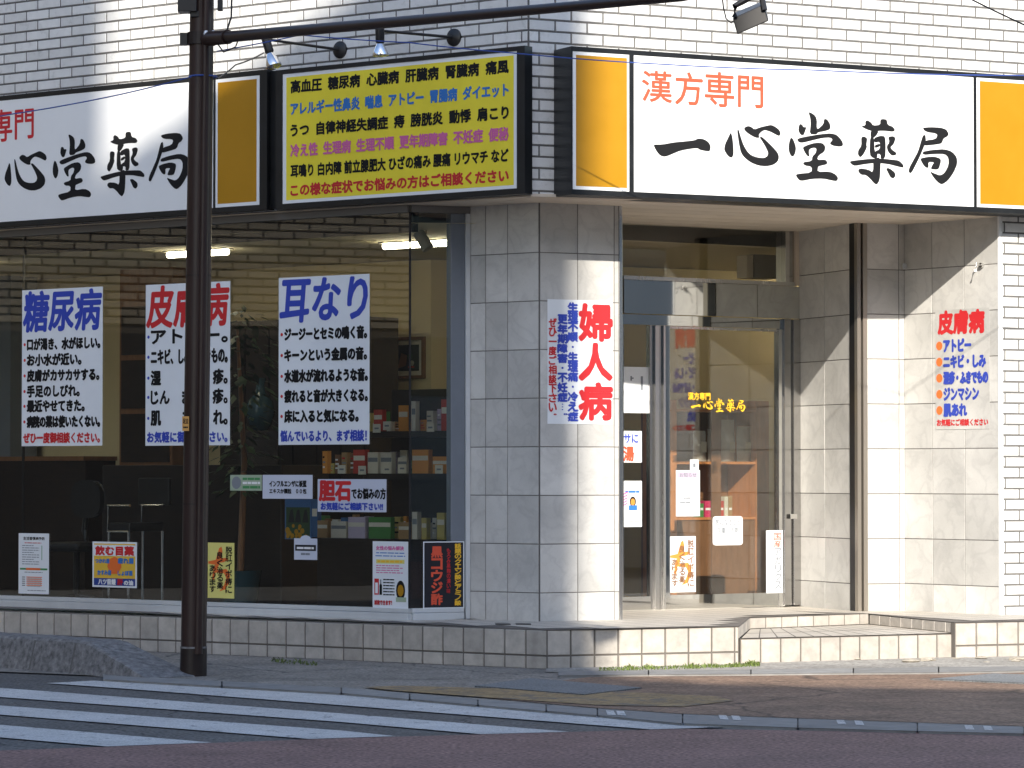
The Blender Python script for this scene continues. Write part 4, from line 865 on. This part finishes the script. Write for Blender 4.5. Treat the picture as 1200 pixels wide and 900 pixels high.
# concrete kerb block at the left
kb0 = on_z(-200, 768, 0); kb1 = on_z(92, 791, 0); kb2 = on_z(181, 796.5, 0)
dirk = (kb1 - kb0).normalized(); P = between(kb0, kb1); Lk = (kb1 - kb0).length; L2 = (kb2 - kb0).dot(dirk)
b = MB(); D_, hk = 0.42, 0.232
prof = []; N = 40; rnd = random.Random(3)
for i in range(N + 1):
    s = L2 * i / N; h = hk if s < Lk else max(0.012, hk * (1 - (s - Lk) / (L2 - Lk)) ** 0.85)
    j = rnd.uniform(-.004, .004)
    prof.append([P.pt(s, 0, 0), P.pt(s, h * .93 + j, -.005 - .05 * h / hk), P.pt(s, h + j, -.02 - .05 * h / hk), P.pt(s, h + rnd.uniform(-.003, .003), -D_ + .05), P.pt(s, h * .88, -D_), P.pt(s, 0, -D_)])
vs_ = [p for r in prof for p in r]; fs_ = [(i * 6 + k, (i + 1) * 6 + k, (i + 1) * 6 + k + 1, i * 6 + k + 1) for i in range(N) for k in range(5)] + [tuple(range(N * 6, N * 6 + 6))]
b.mesh(vs_, fs_, 'concrete')
for sj in (Lk * .965, Lk - .62):
    b.hexa([P.pt(sj, .0, .003), P.pt(sj + .012, .0, .003), P.pt(sj + .012, .0, -.02), P.pt(sj, .0, -.02), P.pt(sj, hk * .93, -.05), P.pt(sj + .012, hk * .93, -.05), P.pt(sj + .012, hk * .93, -.08), P.pt(sj, hk * .93, -.08)], 'grout')
tag(b.build('kerb_block'), 'weathered grey concrete kerb block that slopes down to the crossing', 'kerb block')

# weeds and grass along the plinth, rubble at its foot
def grass(name, pxs, n, hmax, label):
    b = MB(); rnd = random.Random(5)
    for _ in range(n):
        t = rnd.random(); i = min(int(t * (len(pxs) - 1)), len(pxs) - 2); f = t * (len(pxs) - 1) - i
        x = pxs[i][0] * (1 - f) + pxs[i + 1][0] * f; y = pxs[i][1] * (1 - f) + pxs[i + 1][1] * f + rnd.uniform(-1.5, 2.2)
        p = on_z(x, y, .012); h = hmax * rnd.uniform(.3, 1) * (.35 + .75 * abs(math.sin(x * .13) * math.sin(x * .047 + 1))); a = rnd.uniform(0, 6.28); w = .004; l = Vector((math.cos(a), math.sin(a), 0))
        tip = p + l * h * rnd.uniform(.2, .9) + Vector((0, 0, h)); mid = p + l * h * .2 + Vector((0, 0, h * .6)); sd_ = Vector((-l.y, l.x, 0)) * w
        b.poly([p - sd_, p + sd_, mid + sd_ * .8, tip, mid - sd_ * .8], 'grass', rnd.random())
    o = b.build(name); return tag(o, kind='stuff', label=label)
grass('grass', [(702, 784.5), (760, 783.2), (820, 781.5), (860, 780), (890, 779)], 1100, .034, 'strip of short green grass along the sunny foot of the plinth')
grass('weeds', [(318, 774), (335, 776), (358, 777.5), (372, 778)], 130, .04, 'small green weeds at the shaded foot of the plinth')
rs = random.Random(11)
for i in range(16):
    x = rs.uniform(985, 1210); p = on_z(x, 774 - (x - 985) * .006 + rs.uniform(-1, 4), .006); r = rs.uniform(.02, .06); b = MB(); vs_ = []
    for k in range(5):
        ph = k / 4 * math.pi
        for a in range(7): vs_.append(p + Vector((math.sin(ph) * math.cos(a * .9) * r * rs.uniform(.7, 1.5), math.sin(ph) * math.sin(a * .9) * r * rs.uniform(.6, 1.1), r * .45 * (1 - math.cos(ph)) * .6)))
    b.mesh(vs_, [(k * 7 + a, k * 7 + (a + 1) % 7, (k + 1) * 7 + (a + 1) % 7, (k + 1) * 7 + a) for k in range(4) for a in range(7)], 'stone')
    tag(b.build('stone'), 'small pale stone lying at the sunny foot of the plinth at right', 'stone', 'loose stones at the foot of the plinth')

# ================================================================== INSIDE THE SHOP
def lights():
    for (x0, x1, y, dep, lab) in ((-60, -20, 297, 1.2, 'outermost'), (195, 268, 286, 1.3, 'middle'), (448, 540, 270.5, 1.6, 'right'), (965, 1040, 300, 1.0, 'door'), (955, 1050, 310, 2.3, 'deep')):  # door and deep tubes are unseen additions that brighten the entrance
        Q = (DP if lab in ('door', 'deep') else GL).off(-dep); s0, s1 = Q.s(x0), Q.s(x1); z = min(3.27, Q.z((x0 + x1) / 2, y))
        o = thing('ceiling_light', tuple(Q.pt((s0 + s1) / 2, 3.29)), {'outermost': 'lit fluorescent ceiling light at the far left of the shop', 'middle': 'lit fluorescent ceiling light behind the brown pole', 'right': 'lit fluorescent ceiling light near the right end of the window', 'door': 'unseen fluorescent light added to brighten the entrance, hidden beyond the marble reveal', 'deep': 'unseen fluorescent light added deeper inside to brighten the entrance, behind the nearer one'}[lab], 'ceiling light', 'fluorescent lights in the shop')
        b = MB(); b.slab(Q, s0, s1, z + .02, 3.298, -.06, .06, 'lamp_white'); b.build('housing', o)
        b = MB(); b.tube([Q.pt(s0 + .02, z, 0), Q.pt(s1 - .02, z, 0)], .028, 'tube', 10); b.build('tube', o, smooth=True)
lights()
# shelf unit behind the right end of the window
SF = GL.off(-1.0)
def sfz(y, x=470): return SF.z(x, y)
unit = thing('display_shelf', tuple(SF.pt(SF.s(440), .29)), 'dark wooden display shelf full of medicine boxes behind the window corner', 'shelf')
sA, sB = SF.s(372), SF.s(540)
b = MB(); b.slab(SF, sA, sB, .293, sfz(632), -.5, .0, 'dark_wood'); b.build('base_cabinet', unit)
levels = [sfz(555), sfz(505)]
for z in levels: b = MB(); b.slab(SF, SF.s(425), sB, z - .05, z, -.34, -.08, 'dark_wood'); b.build('shelf', unit)
b = MB(); b.slab(SF, SF.s(425), SF.s(540), sfz(631), sfz(455), -.4, -.36, 'dark_wood'); b.slab(SF, SF.s(512), SF.s(540), sfz(455), sfz(360), -.5, -.36, 'dark_wood'); b.build('back_panel', unit)
def carton(px0, px1, yt, dep, level, m, label, w=None, cat='box', name='medicine_box'):
    Q = SF.off(-dep); s0, s1 = Q.s(px0), Q.s(px1); h = Q.z((px0 + px1) / 2, yt) - level
    b = MB(); b.slab(Q, s0, s1, level + .001, level + max(h, .03), -.05, 0, m); b.slab(Q, s0 + .004, s1 - .004, level + h * .55, level + h * .75, .0003, .0008, 'box_white' if m != 'box_white' else 'ink_grey'); tag(b.build(name), label, cat, 'boxes on the shop shelves')
zt_ = levels[1]; zm_ = levels[0]; zb_ = sfz(632)
for a in ((438, 448, 480, .12, zt_, 'box_red', 'small red and white box on the top shelf, at its left end'), (467, 478, 475, .14, zt_, 'box_orange', 'tan orange box on the top shelf beside the window corner'), (482, 487, 470, .12, zt_, 'box_white', 'slim white bottle box on the top shelf right of the window corner'), (517, 534, 468, .15, zt_, 'box_red', 'large red box stack at the right end of the top shelf'),
          (431, 443, 530, .12, zm_, 'box_white', 'cream box on the middle shelf behind the wide notice'), (446, 459, 530, .12, zm_, 'box_white', 'cream box second from left on the middle shelf'), (466, 477, 536, .12, zm_, 'box_white', 'small ivory box on the middle shelf left of the window corner'), (414, 428, 527, .16, zm_, 'box_red', 'dark red box left of the cream boxes on the middle shelf'), (483, 502, 527, .12, zm_, 'box_orange', 'orange and yellow box on the middle shelf right of the window corner'), (507, 524, 535, .12, zm_, 'box_orange', 'orange red box at the right end of the middle shelf'),
          (432, 458, 606, .05, zb_, 'box_green', 'green and tan carton on the counter under the wide notice'), (408, 428, 606, .05, zb_, 'box_lilac', 'white and lilac carton on the counter'), (388, 406, 611, .1, zb_, 'box_white', 'flat pale carton on the counter behind the lilac one'), (483, 489, 600, .06, zb_, 'box_white', 'slim white carton on the counter just right of the window corner'), (494, 500, 607, .06, zb_, 'box_gold', 'slim gold carton on the counter, left one of two'), (512, 521, 601, .06, zb_, 'box_gold', 'wider gold carton on the counter, right one of two'), (467, 480, 612, .08, zb_, 'box_brown', 'brown wicker carton on the counter beside the window corner'), (372, 384, 610, .08, zb_, 'box_brown', 'dark tan bowl carton on the counter at its left end'), (363, 372, 585, .2, zb_, 'box_blue', 'blue carton standing left of the counter goods')):
    carton(*a)
for x0, y0, lv, lab in ((437, 497, 1, 'left end of the top shelf edge'), (449, 494, 1, 'top shelf edge, second from left'), (500, 496, 1, 'top shelf edge right of the window corner'), (449, 545, 0, 'middle shelf edge under the cream boxes'), (467, 544, 0, 'middle shelf edge by the window corner'), (510, 545, 0, 'middle shelf edge at its right end'), (396, 545, 0, 'dark shelf edge left of the red box'), (420, 546, 0, 'shelf edge under the dark red box')):
    Q = SF.off(-.07); b = MB(); b.slab(Q, Q.s(x0), Q.s(x0 + 9), Q.z(x0, y0 + 10), Q.z(x0, y0), 0, .002, 'box_white'); b.slab(Q, Q.s(x0 + 2), Q.s(x0 + 7), Q.z(x0, y0 + 6), Q.z(x0, y0 + 4), .0022, .003, 'ink_grey'); tag(b.build('price_card'), 'white price card on the ' + lab, 'price card', 'price cards on the shelves')
# back rows: small cartons and bottles packed behind the front ones
rnd = random.Random(21)
for lv, (pa, pb), dep in ((levels[1], (430, 540), .24), (levels[0], (378, 540), .26), (zb_, (366, 540), .24), (zb_, (360, 430), .4)):
    px = pa
    while px < pb:
        w = rnd.uniform(3.5, 8.5); h = rnd.uniform(.07, .19); Q = SF.off(-dep); s0, s1 = Q.s(px), Q.s(px + w); m = rnd.choice(['box_white', 'box_red', 'box_orange', 'box_brown', 'box_gold', 'box_white', 'box_green', 'box_lilac', 'brown_wood', 'box_blue'])
        b = MB(); b.slab(Q, s0, s1, lv + .001, lv + h, -.05, 0, m)
        for q in range(3): b.slab(Q, s0 + .004, s0 + .004 + (s1 - s0 - .008) * rnd.uniform(.4, 1), lv + h * (.25 + .22 * q), lv + h * (.33 + .22 * q), .0003, .0008, rnd.choice(['ink_white', 'ink_grey', 'ink_red', 'ink_black']))
        tag(b.build('medicine_box'), 'small medicine carton in the packed back row of the dark display shelf', 'box', 'small cartons in the back rows of the display shelf'); px += w + rnd.uniform(.5, 5)
# long dark counter and cabinet further left, then blocks added to darken the room
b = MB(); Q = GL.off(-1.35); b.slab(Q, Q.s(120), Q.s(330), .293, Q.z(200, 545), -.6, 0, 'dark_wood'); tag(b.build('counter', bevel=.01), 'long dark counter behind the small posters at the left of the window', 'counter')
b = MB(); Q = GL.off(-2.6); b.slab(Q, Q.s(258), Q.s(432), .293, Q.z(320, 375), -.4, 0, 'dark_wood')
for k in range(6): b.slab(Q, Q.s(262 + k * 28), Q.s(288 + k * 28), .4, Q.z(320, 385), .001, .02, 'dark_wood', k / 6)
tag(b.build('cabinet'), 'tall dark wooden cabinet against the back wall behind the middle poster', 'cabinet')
b = MB(); Q = GL.off(-2.7); b.slab(Q, Q.s(-40), Q.s(100), .293, Q.z(20, 540), -.4, 0, 'dark_wood'); b.slab(Q, Q.s(-40), Q.s(100), Q.z(20, 540) + .001, Q.z(20, 535), -.42, .02, 'brown_wood'); tag(b.build('cabinet'), 'low dark block added to darken the back of the room behind the left leaflet', 'cabinet')  # added block that darkens the lower room at the left
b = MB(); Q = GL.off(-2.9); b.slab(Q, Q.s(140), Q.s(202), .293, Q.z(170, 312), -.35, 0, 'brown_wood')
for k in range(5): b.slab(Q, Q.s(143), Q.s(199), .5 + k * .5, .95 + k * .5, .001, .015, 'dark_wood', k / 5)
tag(b.build('cabinet'), 'tall brown block added for a dark reflection, mostly hidden by the pole and the red-headed poster', 'cabinet')  # added block that imitates a dark reflection in the glass
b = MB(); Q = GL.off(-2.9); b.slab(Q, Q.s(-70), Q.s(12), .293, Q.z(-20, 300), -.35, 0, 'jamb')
b.slab(Q, Q.s(-30), Q.s(-28), .4, Q.z(-20, 310), .001, .012, 'grey_plastic'); tag(b.build('cabinet'), 'tall blue-grey block added to darken the far left edge of the window', 'cabinet')  # added block that imitates the dark bluish zone of the pane
# office chair silhouette
Q = GL.off(-.9); cpos = Q.pt(Q.s(100), .293); ch = thing('office_chair', tuple(cpos), 'black office chair with a rounded backrest seen through the left of the window', 'chair')
b = MB(); n = 20
out = [(100 + 16.5 * math.copysign(abs(math.cos(a)) ** .7, math.cos(a)), 585 - 21 * math.copysign(abs(math.sin(a)) ** .75, math.sin(a))) for a in [k * 2 * math.pi / n for k in range(n)]]
b.prism([Q.pt(*Q.hit(*p)) for p in out][::-1], tuple((-Q.n * .06).to_3d()), 'black_metal'); b.build('backrest', ch, bevel=.01)
b = MB(); b.tube([Q.pt(*Q.hit(95, 602), -.06), Q.pt(*Q.hit(92, 622), -.07), Q.pt(*Q.hit(97, 636), -.05), Q.pt(*Q.hit(112, 640), .1)], .025, 'black_metal', 10); b.build('back_stem', ch, smooth=True)
sz_ = Q.z(100, 640); b = MB(); c = Q.pt(Q.s(112), sz_, .22); b.box((c.x, c.y, sz_ - .04), .46, .44, .08, 'black_metal', rz=-R(38)); b.build('seat', ch, bevel=.03)
b = MB(); b.tube([c + Vector((0, 0, -.04)), Vector((c.x, c.y, .36))], .03, 'black_metal', 10)
for k in range(5): a = k * 1.2566; b.tube([Vector((c.x, c.y, .36)), Vector((c.x + .28 * math.cos(a), c.y + .28 * math.sin(a), .315))], .02, 'black_metal', 8)
b.build('base', ch)
# chrome chair frame
Q = GL.off(-.8); pc = [(192, 592), (166, 592), (166, 622), (190, 622)]; b = MB(); b.tube([Q.pt(*Q.hit(*p)) for p in pc], .011, 'chrome', 8); b.tube([Q.pt(*Q.hit(*p), .4) for p in pc], .011, 'chrome', 8)
ch2 = thing('chair', tuple(Q.pt(Q.s(178), .293)), 'dark chair with a chrome tube frame behind the window left of the pole', 'chair')
b.build('frame', ch2, smooth=True); b = MB(); b.slab(Q, Q.s(167), Q.s(192), Q.z(178, 622), Q.z(178, 612), 0, .4, 'black_metal'); b.slab(Q, Q.s(160), Q.s(196), Q.z(178, 592), Q.z(178, 560), -.06, -.02, 'black_metal'); b.build('seat', ch2, bevel=.01)
for x_ in (168, 191):
    for o_ in (0, .4): b = MB(); b.tube([Q.pt(Q.s(x_), .293, o_), Q.pt(Q.s(x_), Q.z(178, 622), o_)], .011, 'chrome', 8); b.build('leg', ch2)
# house plant
Q = GL.off(-1.0); pp = Q.pt(Q.s(282), .293); pl = thing('potted_plant', tuple(pp), 'tall dark-leaved potted plant behind the window beside the pole', 'plant')
b = MB(); b.tube([pp, pp + Vector((0, 0, .3))], [.14, .18], 'teal', 18); b.build('pot', pl, smooth=True)
b = MB(); b.tube([pp + Vector((0, 0, .28)), pp + Vector((.03, 0, 1.2)), pp + Vector((-.03, 0, 2.3))], [.03, .025, .012], 'brown_wood', 8); b.build('stem', pl, smooth=True)
b = MB(); rnd = random.Random(2)
for _ in range(330):
    z = rnd.uniform(.95, 2.5); a = rnd.uniform(0, 6.28); r = rnd.uniform(.05, .42) * (1.1 - abs(z - 1.7) * .55); c = pp + Vector((r * math.cos(a), r * math.sin(a), z)); d = Vector((math.cos(a), math.sin(a), rnd.uniform(-.9, .1))).normalized(); l = rnd.uniform(.08, .17); w = d.cross(Vector((0, 0, 1))).normalized() * l * .2
    b.poly([c, c + d * l * .4 + w, c + d * l, c + d * l * .4 - w], 'leaf', rnd.random())
b.build('foliage', pl)
# vase
Q = GL.off(-2.15); z0 = Q.z(303, 505); vp = Q.pt(Q.s(305), z0); b = MB(); b.tube([vp + Vector((0, 0, z)) for z in (0, .06, .16, .26, .33, .40, .46)], [.06, .1, .13, .11, .05, .035, .05], 'teal', 24); tag(b.build('vase', smooth=True), 'blue green glazed vase with a narrow neck behind the plant', 'vase')
b = MB(); b.box((vp.x, vp.y, .293), .34, .34, z0 - .294, 'dark_wood'); tag(b.build('plant_stand', bevel=.008), 'dark wooden stand under the blue green vase', 'stand')
# picture on the back wall, sunflower picture, second frame
def picture(P, x0, x1, yt, yb, label, o=0.0):
    Q = P.off(o); s0, s1 = Q.s(x0), Q.s(x1); xm = (x0 + x1) / 2; z1, z0 = Q.z(xm, yt), Q.z(xm, yb); w = (s1 - s0)
    t = thing('framed_picture', tuple(P.pt((s0 + s1) / 2, z0, o)), label, 'picture')
    b = MB(); f = w * .07
    for a in ((s0, s1, z0, z0 + f), (s0, s1, z1 - f, z1), (s0, s0 + f, z0 + f, z1 - f), (s1 - f, s1, z0 + f, z1 - f)): b.slab(P, *a, o, o + .03, 'brown_wood')
    b.build('frame', t); b = MB(); b.slab(P, s0 + f, s1 - f, z0 + f, z1 - f, o, o + .01, 'box_white'); b.build('mount', t)
    sh = Sheet(P, s0 + f * 2.4, s1 - f * 2.4, z0 + f * 2.4, z1 - f * 2.4, o + .0105); return t, sh
t, sh = picture(BW, 457, 499, 395, 444, 'brown framed dark painting hanging on the cream wall', .003)
sh.rect(0, 1, 0, 1, 'far_dark', .0002); sh.shape([(.1, .1), (.45, .2), (.5, .6), (.25, .7)], 'brown_wood', .0006); sh.disc(.62, .55, .03, 'leaf', .0008); sh.disc(.7, .3, .025, 'box_white', .001); sh.rect(.55, .8, .12, .18, 'box_red'); sh.mb.build('painting', t)
Q = GL.off(-.55); sh = poster('picture_panel', 'unframed picture of yellow flowers under dark trees, standing on the floor behind the window', Q, 335, 366, 585, 632, 0.0, 'box_blue', 'picture', thick=.01)
sh.rect(.05, .95, .02, .8, 'leaf', .0005); rnd = random.Random(9)
for _ in range(16): sh.disc(rnd.uniform(.1, .9), rnd.uniform(.05, .4), rnd.uniform(.012, .026), 'sign_orange', .0012 + rnd.random() * .0005)
for u in (.25, .5, .78): sh.shape([(u - .12, .42), (u + .12, .42), (u + .05, .75), (u - .04, .72)], 'far_dark', .0009)
sh.mb.build('print', sh.root)
# track spotlight on the ceiling
Q = GL.off(-.75); c = Q.pt(Q.s(499), 3.25); ts = thing('track_spotlight', tuple(c), 'small white track spotlight hanging from the shop ceiling at the window corner', 'spotlight')
zc = Q.z(499, 283); b = MB(); b.tube([c + Vector((0, 0, .05)), Vector((c.x, c.y, zc + .06))], .008, 'lamp_white', 8); b.build('stem', ts); b = MB(); b.tube([Vector((c.x - .06, c.y - .02, zc + .07)), Vector((c.x + .02, c.y - .05, zc - .06))], [.045, .05], 'lamp_white', 16); b.build('head', ts, smooth=True)
# inside the door: shelves, boxes, bags, speaker in the transom
Q = DP.off(-.85)
ws = thing('wooden_shelf', tuple(Q.pt(Q.s(850), .293)), 'orange wooden shelf unit standing inside the glass door', 'shelf')
for a, c, m in ((886, 901, 'orange_wood'), (786, 793, 'orange_wood')): b = MB(); b.slab(Q, Q.s(a), Q.s(c), .293, Q.z(893, 470), -.4, .0, m); b.build('post', ws)
for y in (541, 606, 480): b = MB(); b.slab(Q, Q.s(793.2), Q.s(885.8), Q.z(850, y + 3), Q.z(850, y), -.4, -.01, 'orange_wood'); b.build('shelf_board', ws)
b = MB(); b.slab(Q, Q.s(793.2), Q.s(885.8), .293, Q.z(850, 610), -.03, -.015, 'brown_wood'); b.slab(Q, Q.s(834), Q.s(845), .3, Q.z(850, 480), -.014, -.002, 'brown_wood'); b.build('front_panel', ws)
b = MB(); b.slab(Q, Q.s(786), Q.s(901), .293, Q.z(893, 480), -.43, -.405, 'brown_wood'); b.build('back_panel', ws)
zsh = Q.z(850, 606)
for x0, x1, yt, m, lab in ((826, 838, 587, 'box_pink', 'magenta box standing on the shelf inside the door, left one'), (838.6, 848, 587, 'box_red', 'red box standing on the shelf inside the door beside the magenta one'), (849, 853, 582, 'box_white', 'slim white box on the shelf inside the door'), (853.5, 858, 581, 'box_brown', 'slim brown box on the shelf inside the door'), (820, 824.5, 590, 'box_green', 'thin green box on the shelf inside the door')):
    Qb = DP.off(-.88); s0, s1 = Qb.s(x0), Qb.s(x1); b = MB(); b.slab(Qb, s0, s1, zsh + .001, Qb.z(x0, yt), -.09, 0, m); b.slab(Qb, s0 + .006, s1 - .006, zsh + .06, zsh + .08, .0002, .001, 'ink_white'); tag(b.build('medicine_box'), lab, 'box', 'boxes inside the door')
M['bag'] = mat('clear_bag_film', (0.55, 0.54, 0.5), 0.15, spec=0.8)
zsh2 = Q.z(850, 541)
for x0, x1, yt, lab in ((812, 827, 505, 'leftmost of four clear bags of herbs on the upper shelf inside the door'), (829, 843, 503, 'second clear bag of herbs from the left inside the door'), (845, 861, 492, 'tallest clear bag of herbs with a white label inside the door'), (863, 880, 500, 'rightmost of four clear bags of herbs inside the door')):
    Qb = DP.off(-.93); s0, s1 = Qb.s(x0), Qb.s(x1); z1 = Qb.z(x0, yt); rnd = random.Random(x0); b = MB(); rows = []
    for j in range(7):
        v = j / 6; bulge = .05 * math.sin(math.pi * min(1, v * 1.1 + .1)) + .006
        rows.append([Qb.pt(s0 + (s1 - s0) * (u / 6) * (1 - .06 * v) + .003, zsh2 + .002 + (z1 - zsh2) * v, bulge * math.sin(math.pi * (u / 6)) + rnd.uniform(-.006, .006)) for u in range(7)])
    vs_ = [p for r in rows for p in r]; b.mesh(vs_, [(j * 7 + u, j * 7 + u + 1, (j + 1) * 7 + u + 1, (j + 1) * 7 + u) for j in range(6) for u in range(6)], 'bag')
    m_ = (s0 + s1) / 2; b.slab(Qb, m_ - .03, m_ + .03, zsh2 + .08, zsh2 + .17, .062, .063, 'box_white'); tag(b.build('herb_bag', smooth=True), lab, 'bag', 'clear bags inside the door')
Qs = DP.off(-.35); spk = thing('speaker', tuple(Qs.pt(Qs.s(900), 2.8)), 'grey box speaker behind the transom glass above the door', 'speaker')
b = MB(); b.slab(Qs, Qs.s(884), Qs.s(914), Qs.z(900, 326), Qs.z(900, 298.5), -.2, 0, 'grey_plastic'); b.build('case', spk, bevel=.006); b = MB(); b.slab(Qs, Qs.s(876.5), Qs.s(883.8), Qs.z(900, 326), Qs.z(900, 300), -.15, -.01, 'soffit'); b.build('bracket', spk)
# hook on the marble wall
c = BP.pt(*BP.hit(1152, 311)); b = MB(); n3 = BP.n.to_3d(); b.tube([c, c + n3 * .03], .02, 'steel', 14); b.tube([c + n3 * .03, c + n3 * .07 + Vector((0, 0, .01)), c + n3 * .09 + Vector((0, 0, -.05))], .007, 'steel', 8); tag(b.build('wall_hook', smooth=True), 'small steel hook on the marble wall above the red heading', 'hook')
c = AP.pt(*AP.hit(1056, 316), .0); b = MB(); b.box((c.x + .02, c.y - .05, c.z), .04, .03, .05, 'steel', rz=R(20)); tag(b.build('wall_box', bevel=.003), 'tiny metal box on the marble corner above the porch', 'wall fitting')

# ================================================================== THE OTHER SIDE OF THE STREETS (behind the camera; they shade and mirror)
def block(name, outline_xz, y0, y1, label, m='far_wall'):
    o = thing(name, (sum(p[0] for p in outline_xz) / len(outline_xz), y0, 0), label, 'building')
    b = MB(); b.prism([Vector((x_, y0, z_)) for x_, z_ in outline_xz], (0, y1 - y0, 0), m); b.build('wall', o)
    xs = [p[0] for p in outline_xz]; x0, x1 = min(xs), max(xs); zt_ = min(p[1] for p in outline_xz if p[1] > 1)
    b = MB(); n = max(1, int((x1 - x0) / 2.4))
    for f in range(1, int(zt_ / 3.1)):
        for k in range(n):
            xa = x0 + (k + .25) * (x1 - x0) / n; b.hexa([Vector(q) for q in ((xa, y0 + .02, f * 3.1), (xa + 1.2, y0 + .02, f * 3.1), (xa + 1.2, y0 - .05, f * 3.1), (xa, y0 - .05, f * 3.1), (xa, y0 + .02, f * 3.1 + 1.3), (xa + 1.2, y0 + .02, f * 3.1 + 1.3), (xa + 1.2, y0 - .05, f * 3.1 + 1.3), (xa, y0 - .05, f * 3.1 + 1.3))], 'far_glass')
    b.build('windows', o); return o
YB = -8.0
block('shade_block_left', [(-9, 0), (-.22, 0), (-.22, 31), (-9, 31)], YB, YB - 6, 'tall unseen grey building across the street, placed to shade the left facade')  # unseen mass; its right edge is placed for the left shadow edge
block('shade_tower', [(-.2, 0), (3.42, 0), (3.42, 24.5), (1.81, 23.2), (1.2, 23.12), (.9, 22.98), (.62, 22.95), (.3, 22.8), (.1, 22.86), (-.2, 22.72)], YB, YB - 4, 'narrow unseen grey tower across the street, its sloping top shaped for the shadow edge')  # unseen mass; top and right edge cut to shape the facade shadow
block('shade_block_low', [(3.44, 0), (40, 0), (40, 15.6), (5.88, 15.85), (4.0, 16.2), (3.44, 16.5)], YB, YB - 8, 'long low unseen grey building across the street, shaped to shade the near ground')  # unseen mass; top cut to set the shadow edge on the ground
# tiled building across the left street, mirrored in the shop window
fb = thing('tiled_building', (-17, 18, 0), 'tan tiled building across the left street facing the shop window', 'building')
FP = Plane((-20.0, 2.0), (0.15, 1))
b = MB(); 
def fslab(s0, s1, z0, z1, o0, o1, m): b.slab(FP, s0, s1, z0, z1, o0, o1, m)
fslab(0, 38, 0, 11, -8, -.02, 'far_grout')
rows = [(3.2 + k * .1, 3.3 + k * .1) for k in range(77)]
f_ = bond(0, 38, .4); tiles(b, FP, rows, f_, 'far_brick', gap=.022, d=.02, o=-.02, ch=.006); b.build('tiled_wall', fb)
b = MB(); fslab(0, 38, 0.0, 3.1, -.019, .02, 'far_dark'); b.build('shopfront', fb)
b = MB()
for k in range(7): fslab(2 + k * 5.2, 3.6 + k * 5.2, 5.6, 7.2, .0, .03, 'far_glass')
b.build('windows', fb)
rb = block('corner_house', [(22, 0), (34, 0), (34, 12), (22, 12)], 6, 22, 'pale rendered house across the right street')
